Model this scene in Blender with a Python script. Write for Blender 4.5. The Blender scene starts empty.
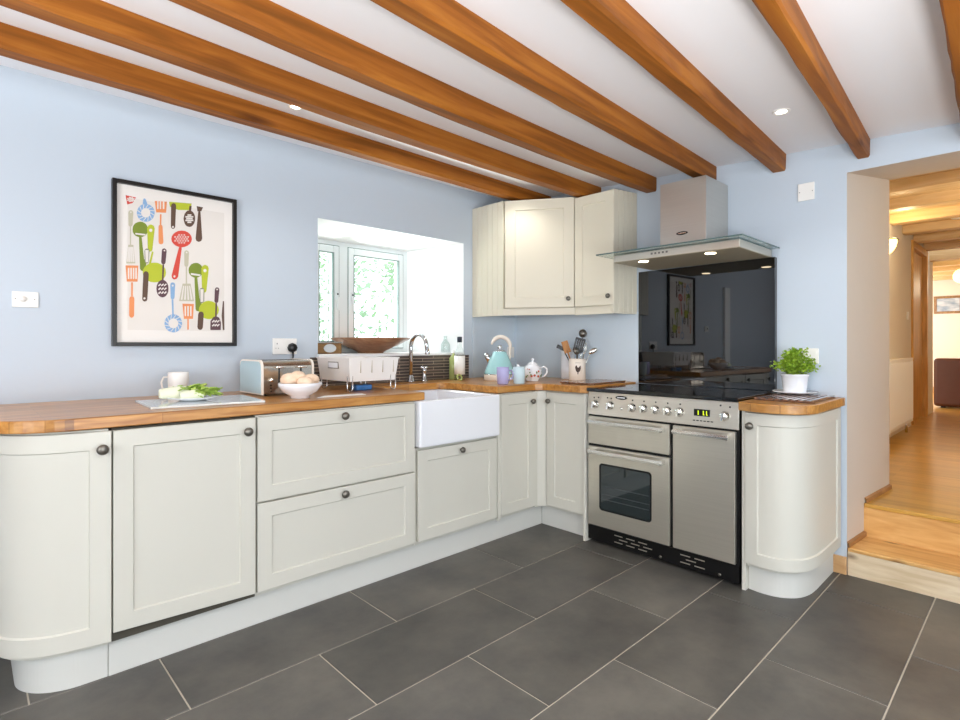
import bpy, math, random
from mathutils import Vector, Matrix
random.seed(7)
SC = bpy.context.scene
COL = SC.collection
PI = math.pi

SKY, E_BACK, E_WIN, EXPO, TILT, E_UP, E_SIDE = 3.2, 46, 220, -0.2, 20, 92, 50
# ------------------------------------------------------------------ materials
def lin(h, k=1.0):
    h = h.lstrip('#'); o = []
    for i in (0, 2, 4):
        c = int(h[i:i+2], 16) / 255
        o.append(min(1, (c/12.92 if c <= .04045 else ((c+.055)/1.055)**2.4) * k))
    return (*o, 1)

def mat(name, color='#888888', rough=.5, metal=0, noise=None, bump=None, emit=None, estr=0, ior=1.45, trans=0, coat=0, spec=.5, sss=0):
    m = bpy.data.materials.new(name); m.use_nodes = True
    nt = m.node_tree; b = nt.nodes['Principled BSDF']
    c = lin(color) if isinstance(color, str) else color
    b.inputs['Base Color'].default_value = c
    b.inputs['Roughness'].default_value = rough
    b.inputs['Metallic'].default_value = metal
    b.inputs['IOR'].default_value = ior
    b.inputs['Transmission Weight'].default_value = trans
    b.inputs['Coat Weight'].default_value = coat
    b.inputs['Specular IOR Level'].default_value = spec
    if emit:
        b.inputs['Emission Color'].default_value = lin(emit); b.inputs['Emission Strength'].default_value = estr
    tc = nt.nodes.new('ShaderNodeTexCoord')
    if noise:                                   # (scale xyz, colour2, detail)
        mp = nt.nodes.new('ShaderNodeMapping'); nt.links.new(tc.outputs['Object'], mp.inputs['Vector'])
        mp.inputs['Scale'].default_value = noise[0]
        n = nt.nodes.new('ShaderNodeTexNoise'); n.inputs['Scale'].default_value = 1; n.inputs['Detail'].default_value = noise[2]
        nt.links.new(mp.outputs[0], n.inputs['Vector'])
        r = nt.nodes.new('ShaderNodeValToRGB'); nt.links.new(n.outputs['Fac'], r.inputs[0])
        r.color_ramp.elements[0].position = .3; r.color_ramp.elements[0].color = lin(noise[1])
        r.color_ramp.elements[1].position = .7; r.color_ramp.elements[1].color = c
        nt.links.new(r.outputs[0], b.inputs['Base Color'])
    if bump:                                    # (scale xyz, strength, distance)
        mp = nt.nodes.new('ShaderNodeMapping'); nt.links.new(tc.outputs['Object'], mp.inputs['Vector'])
        mp.inputs['Scale'].default_value = bump[0]
        n = nt.nodes.new('ShaderNodeTexNoise'); n.inputs['Scale'].default_value = 1; n.inputs['Detail'].default_value = 4
        nt.links.new(mp.outputs[0], n.inputs['Vector'])
        bp = nt.nodes.new('ShaderNodeBump'); bp.inputs['Strength'].default_value = bump[1]; bp.inputs['Distance'].default_value = bump[2]
        nt.links.new(n.outputs['Fac'], bp.inputs['Height']); nt.links.new(bp.outputs[0], b.inputs['Normal'])
    return m

def wood(name, c1, c2, c3, scale, rough=.4, staves=None, knots=False, coat=0):
    """grain stretched along one axis; staves=(length, width, rot) adds joined strips"""
    m = bpy.data.materials.new(name); m.use_nodes = True
    nt = m.node_tree; b = nt.nodes['Principled BSDF']; b.inputs['Roughness'].default_value = rough
    b.inputs['Coat Weight'].default_value = coat; b.inputs['Coat Roughness'].default_value = .15
    tc = nt.nodes.new('ShaderNodeTexCoord')
    mp = nt.nodes.new('ShaderNodeMapping'); mp.inputs['Scale'].default_value = scale
    nt.links.new(tc.outputs['Object'], mp.inputs['Vector'])
    n = nt.nodes.new('ShaderNodeTexNoise'); n.inputs['Scale'].default_value = 1; n.inputs['Detail'].default_value = 6
    n.inputs['Distortion'].default_value = .6
    nt.links.new(mp.outputs[0], n.inputs['Vector'])
    r = nt.nodes.new('ShaderNodeValToRGB'); e = r.color_ramp.elements
    e[0].position = .32; e[0].color = lin(c2); e[1].position = .68; e[1].color = lin(c1)
    x = r.color_ramp.elements.new(.5); x.color = lin(c3)
    nt.links.new(n.outputs['Fac'], r.inputs[0])
    out = r.outputs[0]
    if staves:
        br = nt.nodes.new('ShaderNodeTexBrick'); br.offset = .37
        m2 = nt.nodes.new('ShaderNodeMapping'); m2.inputs['Rotation'].default_value[2] = staves[2]
        nt.links.new(tc.outputs['Object'], m2.inputs['Vector']); nt.links.new(m2.outputs[0], br.inputs['Vector'])
        br.inputs['Scale'].default_value = 1; br.inputs['Brick Width'].default_value = staves[0]; br.inputs['Row Height'].default_value = staves[1]
        br.inputs['Mortar Size'].default_value = .0008
        br.inputs['Color1'].default_value = (.84, .83, .82, 1); br.inputs['Color2'].default_value = (1.08, 1.07, 1.06, 1); br.inputs['Mortar'].default_value = (.55, .5, .45, 1)
        mx = nt.nodes.new('ShaderNodeMix'); mx.data_type = 'RGBA'; mx.blend_type = 'MULTIPLY'; mx.inputs[0].default_value = 1
        nt.links.new(out, mx.inputs[6]); nt.links.new(br.outputs['Color'], mx.inputs[7]); out = mx.outputs[2]
    if knots:
        v = nt.nodes.new('ShaderNodeTexVoronoi'); v.inputs['Scale'].default_value = 1
        m3 = nt.nodes.new('ShaderNodeMapping'); m3.inputs['Scale'].default_value = knots
        nt.links.new(tc.outputs['Object'], m3.inputs['Vector']); nt.links.new(m3.outputs[0], v.inputs['Vector'])
        r3 = nt.nodes.new('ShaderNodeValToRGB'); r3.color_ramp.elements[0].position = .03; r3.color_ramp.elements[0].color = (.25, .18, .15, 1)
        r3.color_ramp.elements[1].position = .16; r3.color_ramp.elements[1].color = (1, 1, 1, 1)
        nt.links.new(v.outputs['Distance'], r3.inputs[0])
        mx = nt.nodes.new('ShaderNodeMix'); mx.data_type = 'RGBA'; mx.blend_type = 'MULTIPLY'; mx.inputs[0].default_value = .8
        nt.links.new(out, mx.inputs[6]); nt.links.new(r3.outputs[0], mx.inputs[7]); out = mx.outputs[2]
    nt.links.new(out, b.inputs['Base Color'])
    return m

M = {}
M['wall'] = mat('blue wall paint', '#c2cdd8', .85, bump=((6, 6, 6), .25, .01), spec=.2)
M['ceiling'] = mat('ceiling paint', '#f1f1f4', .9, bump=((4, 4, 4), .3, .01), spec=.2)
M['reveal'] = mat('white reveal paint', '#f6f9fa', .8)
M['cream_plaster'] = mat('cream plaster', '#cfc4b8', .85, bump=((5, 5, 5), .3, .01), spec=.2)
M['hall_wall'] = mat('hall wall paint', '#e4ddd0', .85, spec=.2)
M['cream'] = mat('cream cabinet paint', '#d0cec3', .42)
M['upper'] = mat('ivory cabinet paint', '#dcd6c4', .42)
M['carcass'] = mat('dark carcass gap', '#4a463c', .8)
M['plinth'] = mat('plinth paint', '#d4d4ce', .5)
M['ceramic'] = mat('white glazed ceramic', '#eef0f5', .12, coat=.3)
M['white'] = mat('white plastic', '#efeeea', .35)
M['upvc'] = mat('white window frame', '#e3e9ea', .35)
M['rack'] = mat('rack plastic', '#e9e7e4', .45)
M['steel'] = mat('brushed steel', '#d6d0c2', .28, .8, noise=((3, 3, 200), '#d1cbbd', 2))
M['hoodunder'] = mat('lit hood underside', '#b3a78e', .45, .25)  # lamp light reflected on the underside is put into this pale beige
M['steel_v'] = mat('brushed chimney steel', '#cfcbc3', .3, .78, noise=((3, 3, 200), '#cac6be', 2))
M['steel_h'] = mat('polished steel', '#f0eee8', .12, .95)
M['chrome'] = mat('chrome', '#d8dadd', .06, 1)
M['pewter'] = mat('pewter knob', '#76726a', .32, .85)
M['black'] = mat('black enamel', '#0a0a0b', .3)
M['blackglass'] = mat('black glass', '#040506', .02, ior=1.72)
M['hobglass'] = mat('hob glass', '#08090a', .04, ior=1.6)
M['hobring'] = mat('hob printed ring', '#4c4d4e', .2)
M['ovenglass'] = mat('oven door glass', '#202a2c', .04, ior=1.75)
M['toaststeel'] = mat('toaster steel', '#cbbdab', .14, .95)
M['gasket'] = mat('window gasket', '#7d8c8a', .6)
M['glass'] = mat('clear glass', '#f4fbfa', .0, ior=1.45, trans=1)
M['bottleglass'] = mat('clear bottle', '#fbfffd', .02, ior=1.12, trans=1)
M['hoodglass'] = mat('hood glass', '#cfe6e4', .02, ior=1.45, trans=.9)
M['glassedge'] = mat('glass edge', '#4d6462', .15)
M['frame_black'] = mat('black picture frame', '#14110f', .35)
M['paper'] = mat('print paper', '#e0dbd5', .6)
M['mount'] = mat('print mount', '#e9e5e0', .6)
for k, h in dict(red='#d0483a', blue='#86abd2', orange='#e4905a', lime='#b3bd2c', olive='#76882a', brown='#5d4638', beige='#bdb9a2', plum='#5a3f46', grey='#8b8a78').items():
    M['ink_'+k] = mat('print ink '+k, h, .6)
M['beam'] = wood('stained pine beam', '#a86822', '#77440e', '#925416', (1.3, 26, 26), .55, knots=(1.3, 6, 6))
M['worktop'] = wood('oak worktop', '#c8924c', '#a06628', '#b67e3a', (5, 45, 45), .3, staves=(.9, .062, 0), coat=.25)
M['worktop_y'] = wood('oak worktop cross', '#d0984e', '#ad7232', '#c08842', (45, 5, 45), .3, staves=(.9, .062, PI/2), coat=.25)
M['edge'] = wood('oak edge', '#cc8c48', '#9a5c24', '#bb7a38', (5, 30, 60), .35)
M['slatwood'] = wood('dark slat wood', '#8f6a50', '#63473a', '#7a5844', (8, 60, 60), .16, coat=1)
M['bowlwood'] = wood('turned walnut', '#a8805e', '#7f583c', '#96694a', (6, 30, 50), .35, coat=.3)
M['radiowood'] = wood('radio wood', '#9b7a4c', '#77562f', '#8a683c', (6, 40, 40), .45)
M['step'] = wood('pine step', '#e2b676', '#c79252', '#d6a462', (30, 4, 30), .4, knots=(9, 3.4, 9))
M['riser'] = wood('limed riser', '#e4d2b4', '#cdb692', '#dac5a4', (20, 5, 30), .6, knots=(9, 4.3, 9))
M['hallfloor'] = wood('hall floorboards', '#cfa24e', '#ba8b3a', '#c59744', (30, 2.5, 30), .3, staves=(1.4, .11, PI/2), coat=.3)
M['skirt'] = wood('pine skirting', '#d2a878', '#b88a58', '#c69a68', (20, 5, 30), .5)
M['darkskirt'] = wood('stained skirting', '#b08050', '#8e6438', '#a07244', (10, 20, 30), .5)
M['hallbeam'] = wood('hall ceiling pine', '#e0c69a', '#cba974', '#d6b686', (22, 2, 22), .5)
M['doorwood'] = wood('pine door', '#deac5c', '#c08e44', '#d09c50', (20, 20, 3), .4)
M['utensilwood'] = wood('utensil wood', '#c08a50', '#96642f', '#ac7640', (40, 40, 8), .6)
M['aqua'] = mat('aqua enamel', '#a6d8dc', .15, coat=.6)
M['creamplastic'] = mat('cream plastic', '#efe6da', .3)
M['purple'] = mat('purple glaze', '#b3b0dc', .22)
M['paleblue'] = mat('pale blue glaze', '#cbe2e9', .22)
M['toasterblue'] = mat('pale blue enamel', '#b9d3dc', .25)
M['bread'] = mat('pale bread crust', '#f2dcc4', .8, noise=((30, 30, 30), '#e6c4a4', 3), bump=((60, 60, 60), .4, .004))
M['slate'] = None
M['leaf'] = mat('herb leaf', '#a5c43c', .5, noise=((60, 60, 60), '#749a24', 2))
M['stemgreen'] = mat('herb stem', '#7f9e3a', .6)
M['lettuce'] = mat('lettuce leaf', '#cbe07a', .45, noise=((40, 40, 40), '#9cc44a', 2))
M['lettucewhite'] = mat('lettuce stalk', '#e2e6cc', .4)
M['soil'] = mat('soil', '#3c2c20', .95)
M['blueplastic'] = mat('blue plastic', '#3f78b8', .4)
M['greensoap'] = mat('green liquid', '#cfe08e', .15, coat=.3, trans=.4)
M['label'] = mat('white label', '#f2f2ee', .5)
M['navy'] = mat('navy cap', '#1f2a38', .4)
M['blackplastic'] = mat('black plastic', '#151517', .35)
M['darkprint'] = mat('dark print', '#4a3a34', .6)
M['flower'] = mat('flower red', '#c05a48', .4)
M['flowerleaf'] = mat('flower green', '#5f7f4a', .4)
M['lamp'] = mat('lit lamp', '#fff6e6', .4, emit='#fff1dc', estr=14)
M['hoodlamp'] = mat('lit hood lamp', '#fff2dc', .4, emit='#ffe9c4', estr=16)
M['sconceglass'] = mat('lit sconce glass', '#ffe8b0', .4, emit='#ffd27a', estr=5)
M['globe'] = mat('lit globe', '#ffeeb8', .4, emit='#ffdf9a', estr=2.5)
M['digits'] = mat('lit digits', '#c8e020', .4, emit='#c6e21c', estr=1.6)
M['sofa'] = mat('dark brown leather', '#55290f', .45, bump=((12, 12, 12), .3, .01))
M['redbrick'] = None
M['board'] = mat('pale glass board', '#dfe4e2', .12, coat=.6)
M['bush'] = mat('garden leaves', '#b4cbab', .7, noise=((1, 1, 1), '#88a585', 2))
M['grass'] = mat('garden lawn', '#c2d8a8', .9)
M['grout'] = mat('floor grout', '#bdb5a6', .9)
M['picblue'] = mat('seascape print', '#6f86a0', .5, noise=((3, 6, 14), '#c5d0d8', 3))
M['clockface'] = mat('radio dial', '#c9cfd2', .3)

def pane_material(tint=(.96, .98, .97, 1)):
    m = bpy.data.materials.new('window pane'); m.use_nodes = True; nt = m.node_tree
    nt.nodes.remove(nt.nodes['Principled BSDF']); out = nt.nodes['Material Output']
    a = nt.nodes.new('ShaderNodeBsdfTransparent'); a.inputs[0].default_value = tint
    g = nt.nodes.new('ShaderNodeBsdfGlossy'); g.inputs['Roughness'].default_value = .01
    lw = nt.nodes.new('ShaderNodeLayerWeight'); lw.inputs[0].default_value = .5
    pw = nt.nodes.new('ShaderNodeMath'); pw.operation = 'POWER'; pw.inputs[1].default_value = 4; nt.links.new(lw.outputs['Facing'], pw.inputs[0])
    f = nt.nodes.new('ShaderNodeMath'); f.operation = 'MULTIPLY_ADD'; f.inputs[1].default_value = .6; f.inputs[2].default_value = .04; nt.links.new(pw.outputs[0], f.inputs[0])
    x = nt.nodes.new('ShaderNodeMixShader'); nt.links.new(f.outputs[0], x.inputs[0]); nt.links.new(a.outputs[0], x.inputs[1]); nt.links.new(g.outputs[0], x.inputs[2])
    nt.links.new(x.outputs[0], out.inputs[0]); return m
M['pane'] = pane_material()
M['bottleglass'] = pane_material((.95, .98, .97, 1))
def slate_material():
    m = bpy.data.materials.new('slate floor tile'); m.use_nodes = True
    nt = m.node_tree; b = nt.nodes['Principled BSDF']
    at = nt.nodes.new('ShaderNodeAttribute'); at.attribute_name = 'tone'
    tc = nt.nodes.new('ShaderNodeTexCoord')
    n = nt.nodes.new('ShaderNodeTexNoise'); n.inputs['Scale'].default_value = 3.2; n.inputs['Detail'].default_value = 7; n.inputs['Roughness'].default_value = .65
    nt.links.new(tc.outputs['Object'], n.inputs['Vector'])
    r = nt.nodes.new('ShaderNodeValToRGB'); r.color_ramp.elements[0].position = .3; r.color_ramp.elements[1].position = .75
    r.color_ramp.elements[0].color = lin('#41403e'); r.color_ramp.elements[1].color = lin('#65625b')
    nt.links.new(n.outputs['Fac'], r.inputs[0])
    mx = nt.nodes.new('ShaderNodeMix'); mx.data_type = 'RGBA'; mx.blend_type = 'MULTIPLY'; mx.inputs[0].default_value = 1
    nt.links.new(r.outputs[0], mx.inputs[6]); nt.links.new(at.outputs['Color'], mx.inputs[7]); nt.links.new(mx.outputs[2], b.inputs['Base Color'])
    b.inputs['Roughness'].default_value = .42
    n2 = nt.nodes.new('ShaderNodeTexNoise'); n2.inputs['Scale'].default_value = 9; n2.inputs['Detail'].default_value = 8
    nt.links.new(tc.outputs['Object'], n2.inputs['Vector'])
    bp = nt.nodes.new('ShaderNodeBump'); bp.inputs['Strength'].default_value = .25; bp.inputs['Distance'].default_value = .006
    nt.links.new(n2.outputs['Fac'], bp.inputs['Height']); nt.links.new(bp.outputs[0], b.inputs['Normal'])
    return m
M['slate'] = slate_material()

M['beam'].node_tree.nodes['Principled BSDF'].inputs['Specular IOR Level'].default_value = .25
def brick_material(name, c1, c2, mort, w, h, ms, axes='xz', rough=.6):
    m = bpy.data.materials.new(name); m.use_nodes = True
    nt = m.node_tree; b = nt.nodes['Principled BSDF']; b.inputs['Roughness'].default_value = rough
    tc = nt.nodes.new('ShaderNodeTexCoord'); sp = nt.nodes.new('ShaderNodeSeparateXYZ'); cb = nt.nodes.new('ShaderNodeCombineXYZ')
    nt.links.new(tc.outputs['Object'], sp.inputs[0])
    nt.links.new(sp.outputs['XYZ'.index(axes[0].upper())], cb.inputs[0]); nt.links.new(sp.outputs['XYZ'.index(axes[1].upper())], cb.inputs[1])
    br = nt.nodes.new('ShaderNodeTexBrick'); nt.links.new(cb.outputs[0], br.inputs['Vector'])
    br.inputs['Scale'].default_value = 1; br.inputs['Brick Width'].default_value = w; br.inputs['Row Height'].default_value = h
    br.inputs['Mortar Size'].default_value = ms; br.inputs['Color1'].default_value = lin(c1); br.inputs['Color2'].default_value = lin(c2); br.inputs['Mortar'].default_value = lin(mort)
    br.inputs['Mortar Smooth'].default_value = .1
    nt.links.new(br.outputs['Color'], b.inputs['Base Color'])
    bp = nt.nodes.new('ShaderNodeBump'); bp.inputs['Strength'].default_value = .5; bp.inputs['Distance'].default_value = .002; bp.invert = True
    nt.links.new(br.outputs['Fac'], bp.inputs['Height']); nt.links.new(bp.outputs[0], b.inputs['Normal'])
    return m
M['redbrick'] = brick_material('red brick', '#8a3d28', '#6d2e1e', '#9c7a68', .22, .075, .006, 'yz', .85)
M['splashtile'] = brick_material('slate mosaic strips', '#5b4f48', '#3b3432', '#b9a894', .19, .0205, .0016, 'xz', .3)

# ------------------------------------------------------------------ mesh builder
class MB:
    def __init__(s): s.v = []; s.f = []; s.m = []; s.s = []
    def add(s, vs, fs, mi=0, smooth=False):
        o = len(s.v); s.v += [tuple(v) for v in vs]
        for f in fs: s.f.append([o+i for i in f]); s.m.append(mi); s.s.append(smooth)
        return s
    def box(s, x0, x1, y0, y1, z0, z1, mi=0):
        x0, x1 = sorted((x0, x1)); y0, y1 = sorted((y0, y1)); z0, z1 = sorted((z0, z1))
        return s.add([(x0,y0,z0),(x1,y0,z0),(x1,y1,z0),(x0,y1,z0),(x0,y0,z1),(x1,y0,z1),(x1,y1,z1),(x0,y1,z1)],
                     [(0,3,2,1),(4,5,6,7),(0,1,5,4),(1,2,6,5),(2,3,7,6),(3,0,4,7)], mi)
    def obox(s, c, ax, ay, az, hx, hy, hz, mi=0):
        c, ax, ay, az = Vector(c), Vector(ax).normalized(), Vector(ay).normalized(), Vector(az).normalized()
        vs = [c+ax*hx*i+ay*hy*j+az*hz*k for k in (-1, 1) for i, j in ((-1,-1),(1,-1),(1,1),(-1,1))]
        return s.add(vs, [(0,3,2,1),(4,5,6,7),(0,1,5,4),(1,2,6,5),(2,3,7,6),(3,0,4,7)], mi)
    def prism(s, pts, z0, z1, mi=0, caps=True):
        n = len(pts); a = sum(pts[i][0]*pts[(i+1)%n][1]-pts[(i+1)%n][0]*pts[i][1] for i in range(n))
        if a < 0: pts = pts[::-1]
        vs = [(p[0], p[1], z0) for p in pts]+[(p[0], p[1], z1) for p in pts]
        fs = [(i, (i+1) % n, n+(i+1) % n, n+i) for i in range(n)]
        if caps: fs += [list(range(n))[::-1], list(range(n, 2*n))]
        return s.add(vs, fs, mi)
    def lathe(s, prof, c=(0,0,0), n=32, mi=0, axis=(0,0,1), smooth=True):
        az = Vector(axis).normalized(); ax = az.orthogonal().normalized(); ay = az.cross(ax); c = Vector(c)
        vs = []; fs = []
        for r, z in prof:
            for i in range(n):
                a = 2*PI*i/n; vs.append(c+az*z+(ax*math.cos(a)+ay*math.sin(a))*max(r, 1e-5))
        for j in range(len(prof)-1):
            for i in range(n):
                k = (i+1) % n; fs.append((j*n+i, j*n+k, (j+1)*n+k, (j+1)*n+i))
        return s.add(vs, fs, mi, smooth)
    def tube(s, pts, r, n=10, mi=0, closed=False, smooth=True, caps=True):
        P = [Vector(p) for p in pts]; L = len(P); R = r if isinstance(r, (list, tuple)) else [r]*L
        vs = []; fs = []; prev = None
        for i, p in enumerate(P):
            if closed: t = (P[(i+1) % L]-P[i-1]).normalized()
            else: t = ((P[min(i+1, L-1)]-P[max(i-1, 0)])).normalized()
            u = t.orthogonal().normalized() if prev is None else (prev-t*prev.dot(t)).normalized()
            prev = u; w = t.cross(u)
            for k in range(n):
                a = 2*PI*k/n; vs.append(p+(u*math.cos(a)+w*math.sin(a))*R[i])
        for i in range(L if closed else L-1):
            for k in range(n):
                q = (k+1) % n; j = (i+1) % L
                fs.append((i*n+k, i*n+q, j*n+q, j*n+k))
        if caps and not closed: fs += [list(range(n))[::-1], [(L-1)*n+k for k in range(n)]]
        return s.add(vs, fs, mi, smooth)
    def sphere(s, c, rx, ry, rz, n=16, m=10, mi=0, jit=0, seed=0):
        rnd = random.Random(seed); vs = []; fs = []
        for j in range(m+1):
            t = PI*j/m
            for i in range(n):
                a = 2*PI*i/n; k = 1+jit*(rnd.random()-.5)*(0 if j in (0, m) else 1)
                vs.append((c[0]+rx*k*math.sin(t)*math.cos(a), c[1]+ry*k*math.sin(t)*math.sin(a), c[2]-rz*k*math.cos(t)))
        for j in range(m):
            for i in range(n):
                k = (i+1) % n; fs.append((j*n+i, j*n+k, (j+1)*n+k, (j+1)*n+i))
        return s.add(vs, fs, mi, True)
    def build(s, name, mats, parent=None, bevel=0, label=None, seg=2, weld=False):
        me = bpy.data.meshes.new(name); me.from_pydata(s.v, [], s.f)
        mats = mats if isinstance(mats, (list, tuple)) else [mats]
        for m in mats: me.materials.append(m)
        me.polygons.foreach_set('material_index', s.m); me.polygons.foreach_set('use_smooth', s.s)
        me.update()
        o = bpy.data.objects.new(name, me); COL.objects.link(o)
        if parent is not None:
            o.parent = parent; o.matrix_parent_inverse = BASE[parent.name].inverted()
        BASE[o.name] = Matrix()
        if bevel:
            b = o.modifiers.new('bevel', 'BEVEL'); b.width = bevel; b.segments = seg; b.limit_method = 'ANGLE'; b.angle_limit = math.radians(50)
            b.harden_normals = False
        if label: o['label'] = label
        return o
BASE = {}
def thing(name, label, cat, loc, group=None):
    o = bpy.data.objects.new(name, None); COL.objects.link(o); o.location = loc; o.empty_display_size = .05
    o['label'] = label; o['category'] = cat
    if group: o['group'] = group
    BASE[o.name] = Matrix.Translation(loc)
    return o
def tag(o, label, cat, group=None, kind=None):
    o['label'] = label; o['category'] = cat
    if group: o['group'] = group
    if kind: o['kind'] = kind
    return o
def struct(o): o['kind'] = 'structure'; return o
def each(name, mbs, mats, parent, **k):
    return [m.build(name, mats, parent, **k) for m in mbs]
def copy_thing(src, dst_loc, label, rz=0):
    """copy a thing and its parts and sub-parts"""
    c = src.copy(); COL.objects.link(c); c.location = dst_loc; c.rotation_euler[2] = rz; c['label'] = label
    for ch in [o for o in COL.objects if o.parent == src]:
        d = ch.copy(); COL.objects.link(d); d.parent = c
        for g in [o for o in COL.objects if o.parent == ch]:
            e = g.copy(); COL.objects.link(e); e.parent = d
    return c
def arc(cx, cy, r, a0, a1, n=10):
    return [(cx+r*math.cos(math.radians(a0+(a1-a0)*i/n)), cy+r*math.sin(math.radians(a0+(a1-a0)*i/n))) for i in range(n+1)]

# shaker front swept along a plan path; the outer side is on the right-hand side of the path direction
def shaker(name, path, z0, z1, parent, material, t=.019, fw=.055, rec=.007, z0b=None):
    P = [Vector((p[0], p[1])) for p in path]
    S = [0]
    for i in range(1, len(P)): S.append(S[-1]+(P[i]-P[i-1]).length)
    L = S[-1]; e = .004
    def at(s):
        s = max(0, min(L, s)); i = 0
        while i < len(S)-2 and S[i+1] < s: i += 1
        k = (s-S[i])/(S[i+1]-S[i]); return P[i].lerp(P[i+1], k)
    def nrm(s):
        d = (at(s+.01)-at(s-.01)).normalized(); return Vector((d.y, -d.x))
    st = sorted(set([0, .0015, fw, fw+e, L-fw-e, L-fw, L-.0015, L]+[x for x in S[1:-1] if x > .002 and x < L-.002 and all(abs(x-q) > .003 for q in (fw, fw+e, L-fw-e, L-fw))]))
    zs0 = [0, .0015, fw, fw+e, z1-z0-fw-e, z1-z0-fw, z1-z0-.0015, z1-z0]
    mb = MB(); nv = len(zs0); vs = []
    for s in st:
        n = nrm(s); p = at(s); zb = z0 if z0b is None else z0+(z0b-z0)*s/L
        for j, dz in enumerate(zs0):
            inner = (fw+e-1e-6 <= s <= L-fw-e+1e-6) and 3 <= j <= 4
            edge = s in (0, L) or j in (0, nv-1)
            d = -rec if inner else (-.0015 if edge else 0)
            z = zb+dz if j < 4 else z1-(zs0[-1]-dz)
            q = p+n*d; vs.append((q.x, q.y, z))
    m = len(vs)
    for s in st:
        n = nrm(s); p = at(s)-n*t; zb = z0 if z0b is None else z0+(z0b-z0)*s/L
        vs += [(p.x, p.y, zb), (p.x, p.y, z1)]
    fs = []
    for i in range(len(st)-1):
        for j in range(nv-1): fs.append((i*nv+j, (i+1)*nv+j, (i+1)*nv+j+1, i*nv+j+1))
        a, b = m+2*i, m+2*(i+1)
        fs += [(a, a+1, b+1, b), (a, b, (i+1)*nv, i*nv), (a+1, i*nv+nv-1, (i+1)*nv+nv-1, b+1)]
    for i, fl in ((0, 0), (len(st)-1, 1)):
        a = m+2*i; f = [a]+[i*nv+j for j in range(nv)]+[a+1]; fs.append(f if fl else f[::-1])
    mb.add(vs, fs, 0, True)
    o = mb.build(name, material, parent); o.data.set_sharp_from_angle(angle=math.radians(22)); return o

def knob(parent, pos, n, r=.0165):
    mb = MB(); mb.lathe([(0, 0), (.007, 0), (.0065, .008), (.008, .012), (r, .016), (r, .020), (r*.86, .026), (r*.5, .0295), (0, .0305)], pos, 20, axis=n)
    return mb.build('knob', M['pewter'], parent)

def grooved_panel(name, p0, p1, z0, z1, parent, material, t=.018, pitch=.045, cap=.0):
    """tongue and groove panel from p0 to p1 (outer face on the right-hand side)"""
    a, b = Vector(p0), Vector(p1); L = (b-a).length; d = (b-a)/L; n = Vector((d.y, -d.x)); k = max(1, round(L/pitch)); w = L/k
    out = []
    for i in range(k):
        out += [a+d*(w*i+.0025), a+d*(w*(i+1)-.0025)]
        if i < k-1: out += [a+d*(w*(i+1))-n*.004]
    out = [a]+out[1:-1]+[b]
    pts = [tuple(q) for q in out]+[tuple(b-n*t), tuple(a-n*t)]
    return MB().prism(pts, z0, z1).build(name, material, parent)
# ------------------------------------------------------------------ the room
def ceil_z(y): return 2.305+.057*y
XL, YB = -5.15, -4.9
# floor: grout bed and individually toned slate tiles in one mesh
def build_floor():
    rows = [.12, -.30, -.70, -1.082, -1.472, -1.860, -2.240, -2.612, -2.99, -3.37, -3.75, -4.13, -4.51, -4.9]
    off = {2: -1.12, 3: -1.47, 4: -1.075, 5: -1.49, 6: -1.08, 7: -1.46, 1: -1.49, 0: -1.1}
    mb = MB(); tones = []
    mb.box(XL-.1, 0.0, YB, .0, -.06, -.003, 1)
    tones += [1]*6
    rnd = random.Random(3); g = .0023; pit = .79
    for i in range(len(rows)-1):
        y1, y0 = min(rows[i], 0)-g, rows[i+1]+g
        x = off.get(i, -1.08 if i % 2 == 0 else -1.47)
        while x < 1: x += pit
        while x > XL:
            a, b = max(x-pit, XL)+g, min(x, 0)-g
            x -= pit
            if b-a < .02: continue
            t = rnd.uniform(.80, 1.14)
            e = .002
            vs = [(a,y0,-.003),(b,y0,-.003),(b,y1,-.003),(a,y1,-.003),(a+e,y0+e,0),(b-e,y0+e,0),(b-e,y1-e,0),(a+e,y1-e,0)]
            mb.add(vs, [(0,1,5,4),(1,2,6,5),(2,3,7,6),(3,0,4,7),(4,5,6,7)], 0); tones += [t]*5
    o = mb.build('floor', [M['slate'], M['grout']])
    ca = o.data.color_attributes.new('tone', 'FLOAT_COLOR', 'CORNER')
    for p in o.data.polygons:
        t = tones[p.index]
        for li in p.loop_indices: ca.data[li].color = (t, t*.99, t*.975, 1)
    return struct(o)
build_floor()

# window wall (y=0) with the splayed recess
wx0, wx1, wz0, wz1 = -1.716, -.562, 1.092, 1.906          # recess mouth
ix0, ix1, iz0, iz1 = -1.62, -.815, 1.105, 1.858           # recess back at y=.35
mb = MB()
T = 2.36
def ring_faces(a, b, mi):  # two rectangles (4 pts each) joined
    o = len(mb.v); mb.v += a+b
    for i in range(4):
        k = (i+1) % 4; mb.f.append([o+i, o+k, o+4+k, o+4+i]); mb.m.append(mi); mb.s.append(False)
A = [(XL-.1,0,-.05),(.0,0,-.05),(.0,0,T),(XL-.1,0,T)]
B = [(wx0,0,wz0),(wx1,0,wz0),(wx1,0,wz1),(wx0,0,wz1)]
Cc = [(ix0,.35,iz0),(ix1,.35,iz0),(ix1,.35,iz1),(ix0,.35,iz1)]
D = [(ix0,.45,iz0),(ix1,.45,iz0),(ix1,.45,iz1),(ix0,.45,iz1)]
E_ = [(XL-.1,.45,-.05),(.0,.45,-.05),(.0,.45,T),(XL-.1,.45,T)]
ring_faces(A, B, 0); ring_faces(B, Cc, 1); ring_faces(Cc, D, 1); ring_faces(D, E_, 0); ring_faces(E_, A, 0)
struct(mb.build('wall_window_side', [M['wall'], M['reveal']]))

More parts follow.
